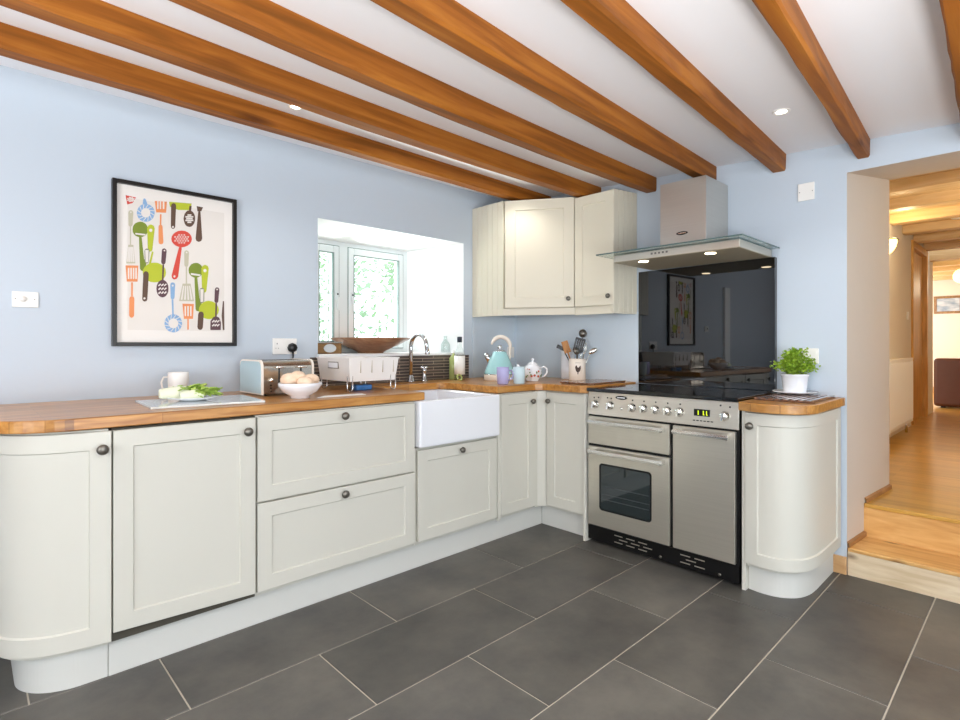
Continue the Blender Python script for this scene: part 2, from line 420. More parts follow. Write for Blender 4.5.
# cooker wall (x=0) with the deep doorway; the wall is .72 m thick at the doorway
dy0, dy1 = -2.268, -3.25
mb = MB()
mb.box(0, .1, -2.268, 0.45, -.05, T, 0)
mb.box(.1, .715, -1.9, -2.0, .2, T, 2)
# jamb, splayed
mb.add([(0,-2.268,-.05),(.72,-2.325,-.05),(.72,-2.325,T),(0,-2.268,T),(.72,-1.98,-.05),(.72,-1.98,T)], [(0,1,2,3),(1,4,5,2)], 1)
# lintel with rising soffit
mb.add([(0,-2.268,2.027),(0,dy1,2.027),(.72,dy1,2.13),(.72,-2.325,2.13),(0,-2.268,T),(0,dy1,T),(.72,dy1,T),(.72,-2.325,T)],
       [(0,1,2,3)], 1)
mb.add([(0,-2.268,2.027),(0,dy1,2.027),(0,dy1,T),(0,-2.268,T)], [(3,2,1,0)], 0)
mb.add([(.72,-2.325,2.13),(.72,dy1,2.13),(.72,dy1,T),(.72,-2.325,T)], [(0,1,2,3)], 2)
mb.box(0, .72, dy1, YB, -.05, T, 0)
struct(mb.build('wall_cooker_side', [M['wall'], M['cream_plaster'], M['hall_wall']]))

# left wall and back wall with wide garden doors behind the photographer
mb = MB(); mb.box(XL-.1, XL, YB, -3.7, -.05, T); mb.box(XL-.1, XL, -1.7, 0, -.05, T); mb.box(XL-.1, XL, -3.7, -1.7, -.05, .9); mb.box(XL-.1, XL, -3.7, -1.7, 2.0, T)
struct(mb.build('wall_left', M['wall']))
mb = MB()
for yy in (-3.7, -2.72, -1.75): mb.box(XL-.08, XL-.03, yy, yy+.05, .9, 2.0)
mb.box(XL-.08, XL-.03, -3.7, -1.7, .9, .95); mb.box(XL-.08, XL-.03, -3.7, -1.7, 1.95, 2.0)
struct(mb.build('window_added', M['upvc']))  # unseen window, added so that light comes from the left
struct(MB().box(-3.57, -3.44, -.03, -.0, 0, 1.86).build('trim_4', M['reveal']))
struct(MB().box(XL, XL+.12, -1.3, 0, 1.45, 2.2).build('trim_3', M['redbrick']))
mb = MB(); b0, b1, bz = -4.3, -.7, 2.05
mb.box(XL-.1, b0, YB-.15, YB, -.05, T); mb.box(b1, .72, YB-.15, YB, -.05, T); mb.box(b0, b1, YB-.15, YB, bz, T); mb.box(b0, b1, YB-.15, YB, -.05, 0)
struct(mb.build('wall_back', M['wall']))
mb = MB()
for x in (b0, b0+1.2, b0+2.4, b1-.06): mb.box(x, x+.06, YB-.1, YB-.04, 0, bz)
mb.box(b0, b1, YB-.1, YB-.04, bz-.06, bz); mb.box(b0, b1, YB-.1, YB-.04, 0, .08)
struct(mb.build('window_2', M['upvc']))
# ceiling, slightly sloping
mb = MB()
z0, z1 = ceil_z(.45), ceil_z(YB-.15)
mb.add([(XL-.1,YB-.15,z1),(.1,YB-.15,z1),(.1,.45,z0),(XL-.1,.45,z0),(XL-.1,YB-.15,2.5),(.1,YB-.15,2.5),(.1,.45,2.5),(XL-.1,.45,2.5)],
       [(0,3,2,1),(4,5,6,7),(0,1,5,4),(1,2,6,5),(2,3,7,6),(3,0,4,7)])
struct(mb.build('ceiling', M['ceiling']))

# window: outer frame, mullion, two casements with panes and glazing bars
y = .35
w = MB(); fx0, fx1, fz0, fz1 = ix0, ix1, iz0, iz1
def hole(mb, x0, x1, z0, z1, t, ya, yb, tb=None, tt=None):
    tb = t if tb is None else tb; tt = t if tt is None else tt
    mb.box(x0, x0+t, ya, yb, z0, z1); mb.box(x1-t, x1, ya, yb, z0, z1)
    mb.box(x0+t, x1-t, ya, yb, z0, z0+tb); mb.box(x0+t, x1-t, ya, yb, z1-tt, z1)
hole(w, fx0, fx1, fz0, fz1, .042, y, y+.07, .03, .03)
w.box(-1.385, -1.318, y-.004, y+.07, fz0+.03, fz1-.03)
win = struct(w.build('window_1', M['upvc'], bevel=.004))
c = MB()
for a, b in ((fx0+.042, -1.385), (-1.318, fx1-.042)): hole(c, a-.001, b+.001, fz0+.029, fz1-.029, .005, y-.006, y+.05)
c.build('seal', M['gasket'], win)
for a, b in ((fx0+.042, -1.385), (-1.318, fx1-.042)):
    c = MB(); hole(c, a+.003, b-.003, fz0+.033, fz1-.033, .042, y-.012, y+.045, .045, .05)
    sash = c.build('sash', M['upvc'], win, bevel=.005)
    c = MB().box(a+.04, b-.04, y+.012, y+.018, fz0+.07, fz1-.075); c.build('pane', M['pane'], sash)
    c = MB(); hole(c, a+.040, b-.040, fz0+.073, fz1-.078, .007, y-.0135, y+.012); c.build('gasket', M['gasket'], sash)
    c = MB(); mx = (a+b)/2+.02; c.box(mx-.003, mx+.003, y+.004, y+.0115, fz0+.07, fz1-.075); c.box(a+.04, b-.04, y+.004, y+.0115, 1.501, 1.507)
    c.build('glazing_bar', M['upvc'], sash)
for x in (-1.407, -1.293):
    c = MB().box(x-.008, x+.008, y-.026, y-.012, 1.46, 1.52); c.box(x-.006, x+.006, y-.04, y-.028, 1.39, 1.48)
    h = c.build('window_handle', M['upvc'], win, bevel=.003)
    MB().lathe([(0, 0), (.006, 0), (.006, .003), (0, .003)], (x, y-.026, 1.50), 12, axis=(0, -1, 0)).build('lock_button', M['blackplastic'], h)
# sill board
struct(MB().prism([(wx0-.0, -.012), (wx1, -.012), (ix1, .35), (ix0, .35)], 1.086, 1.103).build('trim_1', M['reveal'], bevel=.003))

# steps in the doorway
mb = MB(); mb.box(.0, .03, -2.27, dy1, -.05, .118, 1); mb.box(-.004, .262, -2.272, dy1, .118, .137, 0)
s = mb.build('wooden_step', [M['step'], M['riser']], bevel=.004)
tag(s, 'lower step in the doorway with a pale worn front board', 'step', 'steps up to the hall')
mb = MB(); mb.box(.262, .29, -2.275, dy1, .125, .295, 0); mb.box(.256, .37, -2.29, dy1, .29, .312, 1)
s = mb.build('wooden_step', [M['step'], M['hallfloor']], bevel=.004)
tag(s, 'upper knotty pine step below the hall floor', 'step', 'steps up to the hall')
# skirtings
struct(MB().box(-.015, 0, -2.268, -2.205, 0, .088).build('baseboard_cooker_side', M['skirt'], bevel=.002))
mb = MB()
def jy(x): return -2.268-.057*x/.72
for xa, xb, za in ((.0, .27, .137), (.27, .72, .312)):
    mb.add([(xa,jy(xa)-.012,za),(xb,jy(xb)-.012,za),(xb,jy(xb)-.012,za+.022),(xa,jy(xa)-.012,za+.022),(xa,jy(xa),za+.027),(xb,jy(xb),za+.027)],
           [(0,1,2,3),(3,2,5,4),(0,3,4)], 0)
struct(mb.build('baseboard_doorway', M['darkskirt']))

# ------------------------------------------------------------------ hall and room beyond
HZ = .312
struct(MB().box(.36, 9.1, -3.9, -.2, HZ-.03, HZ).build('floor_hall', M['hallfloor']))
struct(MB().box(.72, 5.1, -3.7, -1.9, 2.34, 2.4).build('ceiling_hall', M['hallbeam']))
mb = MB(); mb.box(.72, 4.02, -1.98, -1.88, HZ, 2.34); mb.box(4.02, 5.06, -1.98, -1.88, 2.26, 2.34); mb.box(5.06, 5.62, -1.98, -1.88, HZ, 2.34)
mb.box(.72, 5.3, -3.8, -3.7, HZ, 2.34); mb.box(5.3, 5.42, -3.8, -2.75, HZ, 2.34)
struct(mb.build('wall_hall_left', M['hall_wall']))
mb = MB(); mb.box(5.3, 5.46, -3.7, -1.9, 2.19, 2.4)
struct(mb.build('trim_2', M['hallbeam']))
mb = MB(); mb.box(9, 9.1, -3.9, -.2, HZ, 2.7); mb.box(5.42, 9.1, -3.95, -3.85, HZ, 2.7); mb.box(5.62, 9.1, -.25, -.15, HZ, 2.7)
struct(mb.build('wall_far', M['hall_wall']))
struct(MB().box(5.3, 9.1, -3.9, -.2, 2.36, 2.44).build('ceiling_far', M['hallbeam']))
struct(MB().box(8.98, 9.0, -3.9, -.2, HZ, HZ+.12).build('baseboard_far', M['skirt']))
struct(MB().box(5.62, 5.66, -1.98, -1.9, HZ, HZ+.1).build('baseboard_hall', M['skirt']))
hb = [(1.02, 2.26, .13), (1.62, 2.26, .13), (2.22, 2.26, .13), (2.86, 2.26, .13), (3.5, 2.26, .13), (4.15, 2.26, .13), (4.85, 2.26, .13)]
names = ['nearest the doorway', 'second from the doorway', 'third from the doorway', 'before the smoke alarm', 'beyond the smoke alarm', 'over the pine hall door', 'at the far end of the hall']
for (x, zb, ww), nm in zip(hb, names):
    o = MB().box(x, x+ww, -3.7, -1.98, zb, 2.345).build('hall_beam', M['hallbeam'], bevel=.006)
    tag(o, 'pale pine hall ceiling beam, '+nm, 'beam', 'hall ceiling beams')
for i, x in enumerate((6.0, 6.7, 7.4, 8.1, 8.8)):
    o = MB().box(x, x+.1, -3.85, -.25, 2.27, 2.365).build('far_room_beam', M['hallbeam'], bevel=.006)
    tag(o, 'pine ceiling beam in the far living room, %s from its doorway' % ['first', 'second', 'third', 'fourth', 'fifth'][i], 'beam', 'far room beams')
# hall door, standing in its frame
mb = MB(); mb.box(4.02, 4.10, -2.0, -1.88, HZ, 2.27); mb.box(4.98, 5.06, -2.0, -1.88, HZ, 2.27); mb.box(4.10, 4.98, -2.0, -1.88, 2.2, 2.27)
dr = struct(mb.build('door_1', M['doorwood'], bevel=.004))
mb = MB(); mb.box(4.11, 4.97, -1.955, -1.92, HZ+.01, 2.195)
lf = mb.build('door_leaf', M['doorwood'], dr)
for zc in (.62, 1.85): MB().box(4.096, 4.112, -1.975, -1.95, zc, zc+.1).build('hinge', M['pewter'], dr)
# radiator
t = thing('radiator', 'white panel radiator on the left wall of the hall', 'radiator', (2.9, -2.06, HZ))
mb = MB(); mb.box(2.35, 3.46, -2.07, -2.055, .42, 1.035)
for i in range(28): mb.box(2.37+i*.039, 2.39+i*.039, -2.075, -2.07, .45, 1.0)
mb.build('panel', M['white'], t, bevel=.003)
mb = MB(); mb.box(2.35, 3.46, -2.055, -1.99, .45, 1.03); mb.build('convector', M['white'], t)
for x in (2.5, 3.38):
    MB().tube([(x, -2.03, .45), (x, -2.03, HZ)], .012, 8).build('pipe', M['chrome'], t)
# sconce
t = thing('wall_sconce', 'lit shell shaped glass wall light beside the hall doorway', 'wall light', (2.62, -1.98, 2.0))
mb = MB()
for j in range(9):
    pass
vs = []; n = 16; m_ = 8
for j in range(m_+1):
    a = PI/2*j/m_
    for i in range(n+1):
        b = PI*i/n
        vs.append((2.62+.11*math.cos(b)*math.cos(a), -1.985-.09*math.sin(b)*math.cos(a), 2.075-.13*math.sin(a)))
mb.add(vs, [(j*(n+1)+i, j*(n+1)+i+1, (j+1)*(n+1)+i+1, (j+1)*(n+1)+i) for j in range(m_) for i in range(n)], 0, True)
mb.build('glass_shade', M['sconceglass'], t)
MB().tube([(2.62+.115*math.cos(PI*i/14), -1.985-.095*math.sin(PI*i/14), 2.075) for i in range(15)], .006, 6).build('rim', M['pewter'], t)
# smoke alarm
o = MB().lathe([(0, 0), (.055, 0), (.06, -.02), (.05, -.035), (0, -.038)], (3.3, -2.42, 2.34), 24).build('smoke_alarm', M['white'])
tag(o, 'round white smoke alarm on the hall ceiling', 'smoke alarm')
# light switch in the hall
o = MB().box(3.75, 3.83, -1.99, -1.98, 1.42, 1.5).build('hall_switch', M['white'], bevel=.003)
tag(o, 'small white light switch on the hall wall before the pine door', 'light switch')
# far picture
t = thing('seascape_picture', 'small wood framed blue seascape on the far living room wall', 'picture', (9.0, -1.77, 1.7))
mb = MB(); 
for a in ((-2.0, -1.96, 1.70, 2.0), (-1.66, -1.62, 1.70, 2.0)): mb.box(8.975, 9.0, a[0], a[1], a[2], a[3])
mb.box(8.975, 9.0, -1.96, -1.66, 1.70, 1.74); mb.box(8.975, 9.0, -1.96, -1.66, 1.96, 2.0)
mb.build('frame', M['radiowood'], t)
MB().box(8.985, 8.995, -1.96, -1.66, 1.74, 1.96).build('print', M['picblue'], t)
# pendant
t = thing('pendant_lamp', 'lit round paper pendant lamp in the far room', 'pendant lamp', (6.5, -2.16, 2.36))
MB().sphere((6.5, -2.19, 2.09), .1, .1, .1, 20, 12).build('shade', M['globe'], t)
MB().tube([(6.5, -2.19, 2.18), (6.5, -2.19, 2.36)], .005, 6).build('cord', M['white'], t)
# sofa seen from the back
t = thing('sofa', 'dark brown leather sofa in the room beyond the hall', 'sofa', (6.7, -2.8, HZ))
MB().box(6.3, 6.5, -3.7, -1.91, .33, .98).build('backrest', M['sofa'], t, bevel=.04, seg=3)
MB().box(6.4, 7.2, -3.6, -2.04, .36, .72).build('seat', M['sofa'], t, bevel=.03, seg=3)
MB().box(6.32, 7.25, -2.1, -1.94, .36, .85).build('arm', M['sofa'], t, bevel=.04, seg=3)
MB().box(6.32, 7.25, -3.7, -3.54, .36, .85).build('arm', M['sofa'], t, bevel=.04, seg=3)
for a in ((6.36, -1.98), (7.18, -1.98), (6.36, -3.64), (7.18, -3.64)):
    MB().box(a[0], a[0]+.05, a[1], a[1]-.05, HZ, .37).build('foot', M['blackplastic'], t)

# ------------------------------------------------------------------ ceiling beams
# (near side y at x=-3.2, near side y at x=0, width, label)
beams = [(-.455, -.37, .085, 0, 'stained wooden ceiling beam closest to the window wall'),
         (-.895, -.815, .085, .6, 'ceiling beam with chipped edge, second from the window wall'),
         (-1.325, -1.232, .075, 1, 'third beam from the window wall, ending left of the chimney'),
         (-1.785, -1.615, .075, .5, 'ceiling beam ending behind the steel extractor chimney'),
         (-2.175, -1.990, .070, 0, 'ceiling beam ending just right of the extractor chimney'),
         (-2.565, -2.365, .055, 0, 'ceiling beam ending above the wall by the doorway'),
         (-2.93, -2.795, .085, 0, 'ceiling beam cut off by the right edge of the photo')]
for k, (ya, yb, wd, sag, lab) in enumerate(beams):
    rnd = random.Random(40+k); n = 60; vs = []; fs = []
    xs = [XL+(0-XL)*i/n for i in range(n+1)]; j = [0]*4
    for x in xs:
        s_ = (x+3.2)/3.2; yn = ya+(yb-ya)*s_
        j = [q*.6+rnd.uniform(-.0022, .0022) for q in j]
        bw = math.sin(PI*max(0, min(1, s_)))*sag if 0 < s_ < 1 else 0; yn += .028*bw
        zc = ceil_z(yn); zs = .018*bw
        c = .006
        vs += [(x, yn, zc+.004), (x, yn+j[0], zc-zs-.083+c+j[1]), (x, yn+c+abs(j[0]), zc-zs-.088+j[1]*.5), (x, yn+wd-c, zc-zs-.086+j[2]*.5), (x, yn+wd+j[3], zc-zs-.086+c+j[2]), (x, yn+wd, zc+.006)]
    q = 6
    for i in range(n):
        for a in range(q):
            b = (a+1) % q; fs.append((i*q+a, (i+1)*q+a, (i+1)*q+b, i*q+b))
    fs += [list(range(q)), list(range(n*q, n*q+q))[::-1]]
    o = MB().add(vs, fs).build('ceiling_beam', M['beam']); tag(o, lab, 'beam', 'kitchen ceiling beams')

# downlights (recessed spots)
DL = [(-2.10, -.535, 'between the two beams nearest the window wall, above the picture'), (-.63, -2.16, 'right of the extractor chimney near the doorway'), (-.59, -.535, 'between the beams just above the corner wall cupboard')]
HID = [(-2.1, -2.2), (-3.5, -2.2), (-3.5, -.66), (-3.5, -3.7), (-2.1, -3.7), (-.7, -3.7)]
def downlight(x, y):
    z = ceil_z(y)
    t = thing('recessed_downlight', '', 'downlight', (x, y, z))
    MB().lathe([(.021, .004), (.034, .002), (.036, -.003), (.031, -.006), (.022, -.003), (.021, .004)], (x, y, z), 24).build('trim_ring', M['white'], t)
    MB().lathe([(0, -.001), (.021, -.001), (.021, -.0025), (0, -.003)], (x, y, z), 20).build('lamp_face', M['lamp'], t)
    return t
for i, (x, y_, lab) in enumerate(DL):
    t = downlight(x, y_); t['label'] = 'small round lit ceiling downlight '+lab; t['group'] = 'ceiling downlights'
for x, y_ in [(a[0], a[1]) for a in DL]+HID:
    l = bpy.data.lights.new('downlight_lamp', 'SPOT'); l.energy = 11; l.color = (1, .95, .88); l.shadow_soft_size = .035; l.spot_size = math.radians(125); l.spot_blend = .8
    o = bpy.data.objects.new('downlight_lamp', l); COL.objects.link(o); o.location = (x, y_, ceil_z(y_)-.02)
# ------------------------------------------------------------------ base cabinets, window wall
YD, ZT = -.75, .862        # door face, top of fronts
def body_box(mb, x0, x1, y0, y1, z0=.13, z1=.87): mb.box(x0, x1, y0, y1, z0, z1)
# 1 curved end cabinet, left
t = thing('curved_base_cabinet', 'cream curved-door base cabinet at the left end of the worktop', 'base cabinet', (-2.95, -.4, 0))
path = [(-3.172, -.02), (-3.172, -.49)]+arc(-2.93, -.49, .24, 180, 262, 12)+[(-2.93, YD), (-2.857, YD)]
path = path[:-2]+[(-2.857, YD)]
inner = [(p[0]+.02 if p[1] > -.5 else p[0]*1, p[1]) for p in path]
mb = MB(); mb.prism([(-3.15, -.01), (-3.15, -.49)]+arc(-2.93, -.49, .222, 180, 264, 10)+[(-2.862, -.728), (-2.862, -.01)], .125, .868)
mb.build('body', M['cream'], t)
d = shaker('door', path, .140, ZT, t, M['cream'], fw=.06); knob(d, (-2.884, YD, .804), (0, -1, 0), .018)
mb = MB(); mb.prism([(-3.098, -.01), (-3.098, -.525)]+arc(-2.928, -.525, .170, 180, 266, 20)+[(-2.859, -.697), (-2.859, -.01)], 0, .138)
mb.build('plinth', M['plinth'], t)
# 2 tall door (appliance front) with the wedge-shaped gap below
t = thing('base_cabinet', 'cream base cabinet with one wide door and a dark wedge gap below', 'base cabinet', (-2.61, -.4, 0))
MB().box(-2.853, -2.363, -.728, -.01, .13, .868).build('body', M['carcass'], t)
d = shaker('door', [(-2.851, YD), (-2.368, YD)], .168, ZT, t, M['cream'], z0b=.150, fw=.058); knob(d, (-2.402, YD, .811), (0, -1, 0), .018)
# 3 pan drawers
t = thing('drawer_unit', 'cream base unit with two wide pan drawers beside the sink', 'drawer unit', (-1.96, -.4, 0))
MB().box(-2.361, -1.564, -.728, -.01, .13, .868).build('body', M['cream'], t)
for z0, z1, kz in ((.518, ZT, .835), (.150, .510, .48)):
    d = shaker('drawer', [(-2.359, YD), (-1.568, YD)], z0, z1, t, M['cream'], fw=.058); knob(d, (-1.97, YD, kz), (0, -1, 0), .018)
# 4 sink unit
t = thing('sink_cabinet', 'cream base cabinet with one door under the white sink', 'base cabinet', (-1.27, -.4, 0))
MB().box(-1.560, -.962, -.728, -.01, .13, .626).build('body', M['cream'], t)
each('side_panel', [MB().box(-1.560, -1.553, -.728, -.01, .626, .868), MB().box(-.968, -.942, YD, -.01, .13, .868)], M['cream'], t)
d = shaker('door', [(-1.545, YD), (-.974, YD)], .150, .617, t, M['cream'], fw=.058); knob(d, (-1.256, YD, .585), (0, -1, 0))
# 5 narrow cabinet
t = thing('base_cabinet', 'narrow cream cupboard between the sink and the inside corner', 'base cabinet', (-.78, -.4, 0))
MB().box(-.940, -.636, -.728, -.01, .13, .868).build('body', M['cream'], t)
d = shaker('door', [(-.938, YD), (-.632, YD)], .150, ZT, t, M['cream'], fw=.062); knob(d, (-.668, YD, .808), (0, -1, 0))
# corner post + cabinet beside the cooker
XD = -.56
t = thing('base_cabinet', 'cream cupboard left of the steel range cooker', 'base cabinet', (-.3, -.92, 0))
MB().box(-.538, -.01, -1.072, -.73, .13, .868).build('body', M['cream'], t)
mb = MB(); mb.prism([(-.63, -.745), (-.605, -.745), (-.56, -.775), (-.54, -.775), (-.54, -.72), (-.63, -.72)], .14, .868); mb.build('corner_post', M['cream'], t)
d = shaker('door', [(XD, -.780), (XD, -1.066)], .148, ZT, t, M['cream'], fw=.062); knob(d, (XD, -.806, .806), (-1, 0, 0))
MB().box(-.575, -.01, -1.088, -1.071, 0, .868).build('end_panel', M['cream'], t, bevel=.002)
# kickboards
o = MB().box(-2.857, -.508, -.700, -.684, 0, .130).build('kickboard', M['plinth'], bevel=.001); tag(o, 'long white kickboard below the window-wall cabinets', 'kickboard')
o = MB().box(-.508, -.494, -1.070, -.702, 0, .130).build('kickboard', M['plinth'], bevel=.001); tag(o, 'short white kickboard between the corner and the cooker', 'kickboard')
# right curved cabinet
def smooth_path(P, k=5):
    out = []; n = len(P)
    for i in range(n-1):
        p0, p1, p2, p3 = (Vector(P[max(i-1, 0)]), Vector(P[i]), Vector(P[i+1]), Vector(P[min(i+2, n-1)]))
        for j in range(k):
            t_ = j/k; q = .5*((2*p1)+(-p0+p2)*t_+(2*p0-5*p1+4*p2-p3)*t_*t_+(-p0+3*p1-3*p2+p3)*t_**3); out.append((q.x, q.y))
    return out+[P[-1]]
t = thing('curved_base_cabinet', 'cream curved-door base cabinet right of the cooker, by the doorway', 'base cabinet', (-.3, -2.1, 0))
ZR = .842
path = smooth_path([(-.572, -1.987), (-.582, -2.06), (-.575, -2.125), (-.548, -2.172), (-.505, -2.208), (-.45, -2.229), (-.38, -2.24), (-.30, -2.243)])+[(-.01, -2.245)]
MB().prism([(-.55, -1.985), (-.56, -2.06), (-.55, -2.12), (-.50, -2.18), (-.43, -2.21), (-.30, -2.222), (-.01, -2.224), (-.01, -1.985)], .12, .848).build('body', M['cream'], t)
d = shaker('door', path, .137, ZR, t, M['cream'], fw=.055); knob(d, (-.577, -2.010, .782), (-1, -.1, 0), .018)
MB().prism(smooth_path([(-.525, -1.986), (-.533, -2.05), (-.518, -2.12), (-.465, -2.178), (-.39, -2.205), (-.30, -2.212)])+[(-.01, -2.212), (-.01, -1.986)], 0, .123).build('plinth', M['plinth'], t)
MB().box(-.56, -.01, -1.985, -1.967, 0, .848).build('end_panel', M['cream'], t, bevel=.002)

# ------------------------------------------------------------------ worktops
def slab(name, outline, z0, z1, mats, r=.004):
    mb = MB(); mb.prism(outline, z0, z1); return mb.build(name, mats, bevel=r)
WZ = .914; WB = .8725
L1 = [(-3.20, -.006), (-3.20, -.50)]+arc(-2.955, -.50, .245, 180, 270, 14)+[(-1.500, -.745), (-1.500, -.24)]
cut = [(-1.03, -.24)]+[(-.965+.0*i, -.24) for i in ()]
L1 += [(-1.02, -.24)]+arc(-1.03, -.31, .07, 88, 0, 8)[1:]
L1 += [(-.962, -.745)]+[(-.655, -.745), (-.630, -.748), (-.592, -.775), (-.585, -.795)]
L1 += [(-.585, -1.055), (-.56, -1.088), (-.006, -1.088), (-.006, -.006)]
o = slab('wooden_worktop', L1, WB, WZ, M['worktop'])
tag(o, 'long oiled oak worktop around the sink and corner, rounded left end', 'worktop')
RT = .892
L2 = [(-.006, -1.966)]+smooth_path([(-.60, -1.966), (-.628, -2.06), (-.623, -2.14), (-.597, -2.20), (-.545, -2.245), (-.47, -2.262)])+[(-.006, -2.262)]
o = slab('wooden_worktop', L2, .851, RT, M['worktop_y'])
tag(o, 'short oak worktop holding the herb pot, right of the cooker', 'worktop')
# thin bluish panel on the wall, right of the window and round the corner
M['panel'] = mat('blue panel', '#ccd9e4', .35)
t = thing('blue_wall_panel', 'thin grey-blue panel below the corner wall cupboards', 'splashback', (-.2, -.3, WZ))
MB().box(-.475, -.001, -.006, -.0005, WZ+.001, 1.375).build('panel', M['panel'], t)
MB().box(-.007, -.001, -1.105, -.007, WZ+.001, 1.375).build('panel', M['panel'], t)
o = MB().box(-3.19, -.518, -.012, -.0005, WZ+.001, 1.085)
o = MB().box(-1.765, -.520, -.012, -.0005, WZ+.001, 1.085).build('tiled_splashback', M['splashtile']); tag(o, 'dark slate mosaic strip tiles between the window sill and worktop', 'tiled splashback')

# ------------------------------------------------------------------ sink and tap
mb = MB(); x0, x1, y0, y1, z0, z1, w_ = -1.551, -.970, -.772, -.20, .632, .871, .028
out = [(x0, y0), (x1, y0), (x1, y1), (x0, y1)]; inn = [(x0+w_, y0+w_), (x1-w_, y0+w_), (x1-w_, y1-w_), (x0+w_, y1-w_)]
vs = [(a, b, z0) for a, b in out]+[(a, b, z1) for a, b in out]+[(a, b, z1) for a, b in inn]+[(a, b, z0+.03) for a, b in inn]
fs = [(3,2,1,0)]+[(i, (i+1) % 4, 4+(i+1) % 4, 4+i) for i in range(4)]+[(4+i, 4+(i+1) % 4, 8+(i+1) % 4, 8+i) for i in range(4)]+[(8+i, 8+(i+1) % 4, 12+(i+1) % 4, 12+i) for i in range(4)]+[(12,13,14,15)]
mb.add(vs, fs)
t = thing('butler_sink', 'white ceramic apron-front sink set into the oak worktop', 'sink', (-1.26, -.5, z0))
mb.build('basin', M['ceramic'], t, bevel=.01, seg=3)
MB().lathe([(0, .003), (.03, .003), (.034, .0), (.02, -.002)], (-1.26, -.45, z0+.032), 20).build('drain', M['chrome'], t)
t = thing('kitchen_tap', 'chrome swan-neck tap with cross-head handle behind the sink', 'tap', (-1.09, -.075, WZ))
X, Y = -1.095, -.075
pts = [(X, Y, WZ+.03), (X, Y, 1.14)]+[(X+.0, Y-.085+.085*math.cos(a), 1.14+.085*math.sin(a)) for a in [PI*i/14 for i in range(1, 13)]]
pts += [(X, Y-.175, 1.115)]
MB().tube(pts, [.0125]*(len(pts)-1)+[.012], 14).build('spout', M['chrome'], t)
MB().lathe([(0, 0), (.027, 0), (.027, .006), (.021, .014), (.016, .034), (.013, .045)], (X, Y, WZ), 24).build('base', M['chrome'], t)
MB().lathe([(.013, 0), (.0155, .002), (.0155, .018), (.013, .02)], (X, Y-.1752, 1.098), 20).build('nozzle', M['chrome'], t)
mb = MB(); mb.lathe([(0, 0), (.025, 0), (.025, .005), (.015, .012), (.012, .06), (.016, .068), (.016, .085), (0, .09)], (-.985, Y, WZ), 24)
h = mb.build('valve', M['chrome'], t)
mb = MB(); mb.tube([(-1.017, Y, WZ+.093), (-.953, Y, WZ+.093)], .0065, 10); mb.tube([(-.985, Y-.032, WZ+.093), (-.985, Y+.032, WZ+.093)], .0065, 10)
mb.build('cross_head', M['chrome'], h)

# ------------------------------------------------------------------ range cooker
CX = -.56; CY0, CY1 = -1.093, -1.953
t = thing('range_cooker', 'stainless steel range cooker with black hob and two ovens', 'range cooker', (-.3, -1.52, 0))
MB().box(-.545, -.02, CY0, CY1, .02, .885).build('body', M['black'], t)
mb = MB(); mb.box(-.572, -.02, CY0, CY1, .887, .906)
mb.build('hob', M['hobglass'], t, bevel=.003)
rings = [(-.42, -1.22, .075), (-.18, -1.22, .09), (-.30, -1.50, .11), (-.42, -1.80, .09), (-.18, -1.80, .075)]
mb = MB()
for x, y_, r in rings:
    mb.lathe([(r-.002, .9065), (r+.001, .9065)], (x, y_, 0), 40); mb.lathe([(r*.55-.001, .9065), (r*.55+.001, .9065)], (x, y_, 0), 32)
mb.build('hob_markings', M['hobring'], t)
# control panel, slightly leaning
mb = MB(); mb.add([(-.562,CY0,.752),(-.562,CY1,.752),(-.55,CY1,.884),(-.55,CY0,.884),(-.53,CY0,.752),(-.53,CY1,.752),(-.53,CY1,.884),(-.53,CY0,.884)],
                  [(0,3,2,1),(4,5,6,7),(0,1,5,4),(1,2,6,5),(2,3,7,6),(3,0,4,7)])
cp = mb.build('control_panel', M['steel'], t, bevel=.002)
def px(z): return -.562+.012*(z-.752)/.132
for y_ in (-1.145, -1.246, -1.386, -1.455, -1.524, -1.592, -1.660, -1.887):
    z = .812
    mb = MB(); mb.lathe([(0, 0), (.024, 0), (.024, .004), (.020, .006), (.019, .022), (.0165, .026), (0, .026)], (px(z), y_, z), 24, axis=(-1, 0, .09))
    mb.obox((px(z)-.028, y_, z), (1, 0, 0), (0, 1, .25), (0, -.25, 1), .006, .0045, .019)
    k = mb.build('knob', M['steel_h'], cp)
mb = MB()
for y_, z in ((-1.135, .85), (-1.165, .852), (-1.225, .855), (-1.25, .853), (-1.386, .852), (-1.455, .852), (-1.524, .852), (-1.592, .852), (-1.660, .852), (-1.865, .862), (-1.91, .858)):
    mb.lathe([(0, 0), (.0045, 0), (.0045, .001), (0, .001)], (px(z)-.0003, y_, z), 10, axis=(-1, 0, .09))
for i in range(6): mb.box(px(.78)-.002, px(.78), -1.73-i*.018, -1.742-i*.018, .776, .781)
mb.build('control_symbols', M['black'], cp)
MB().lathe([(0, 0), (.009, 0), (.009, .004), (0, .005)], (px(.80), -1.318, .80), 16, axis=(-1, 0, .09)).build('button', M['steel_h'], cp)
mb = MB(); mb.box(px(.82)-.004, px(.82)+.004, -1.735, -1.815, .802, .836); dp = mb.build('clock_display', M['black'], cp)
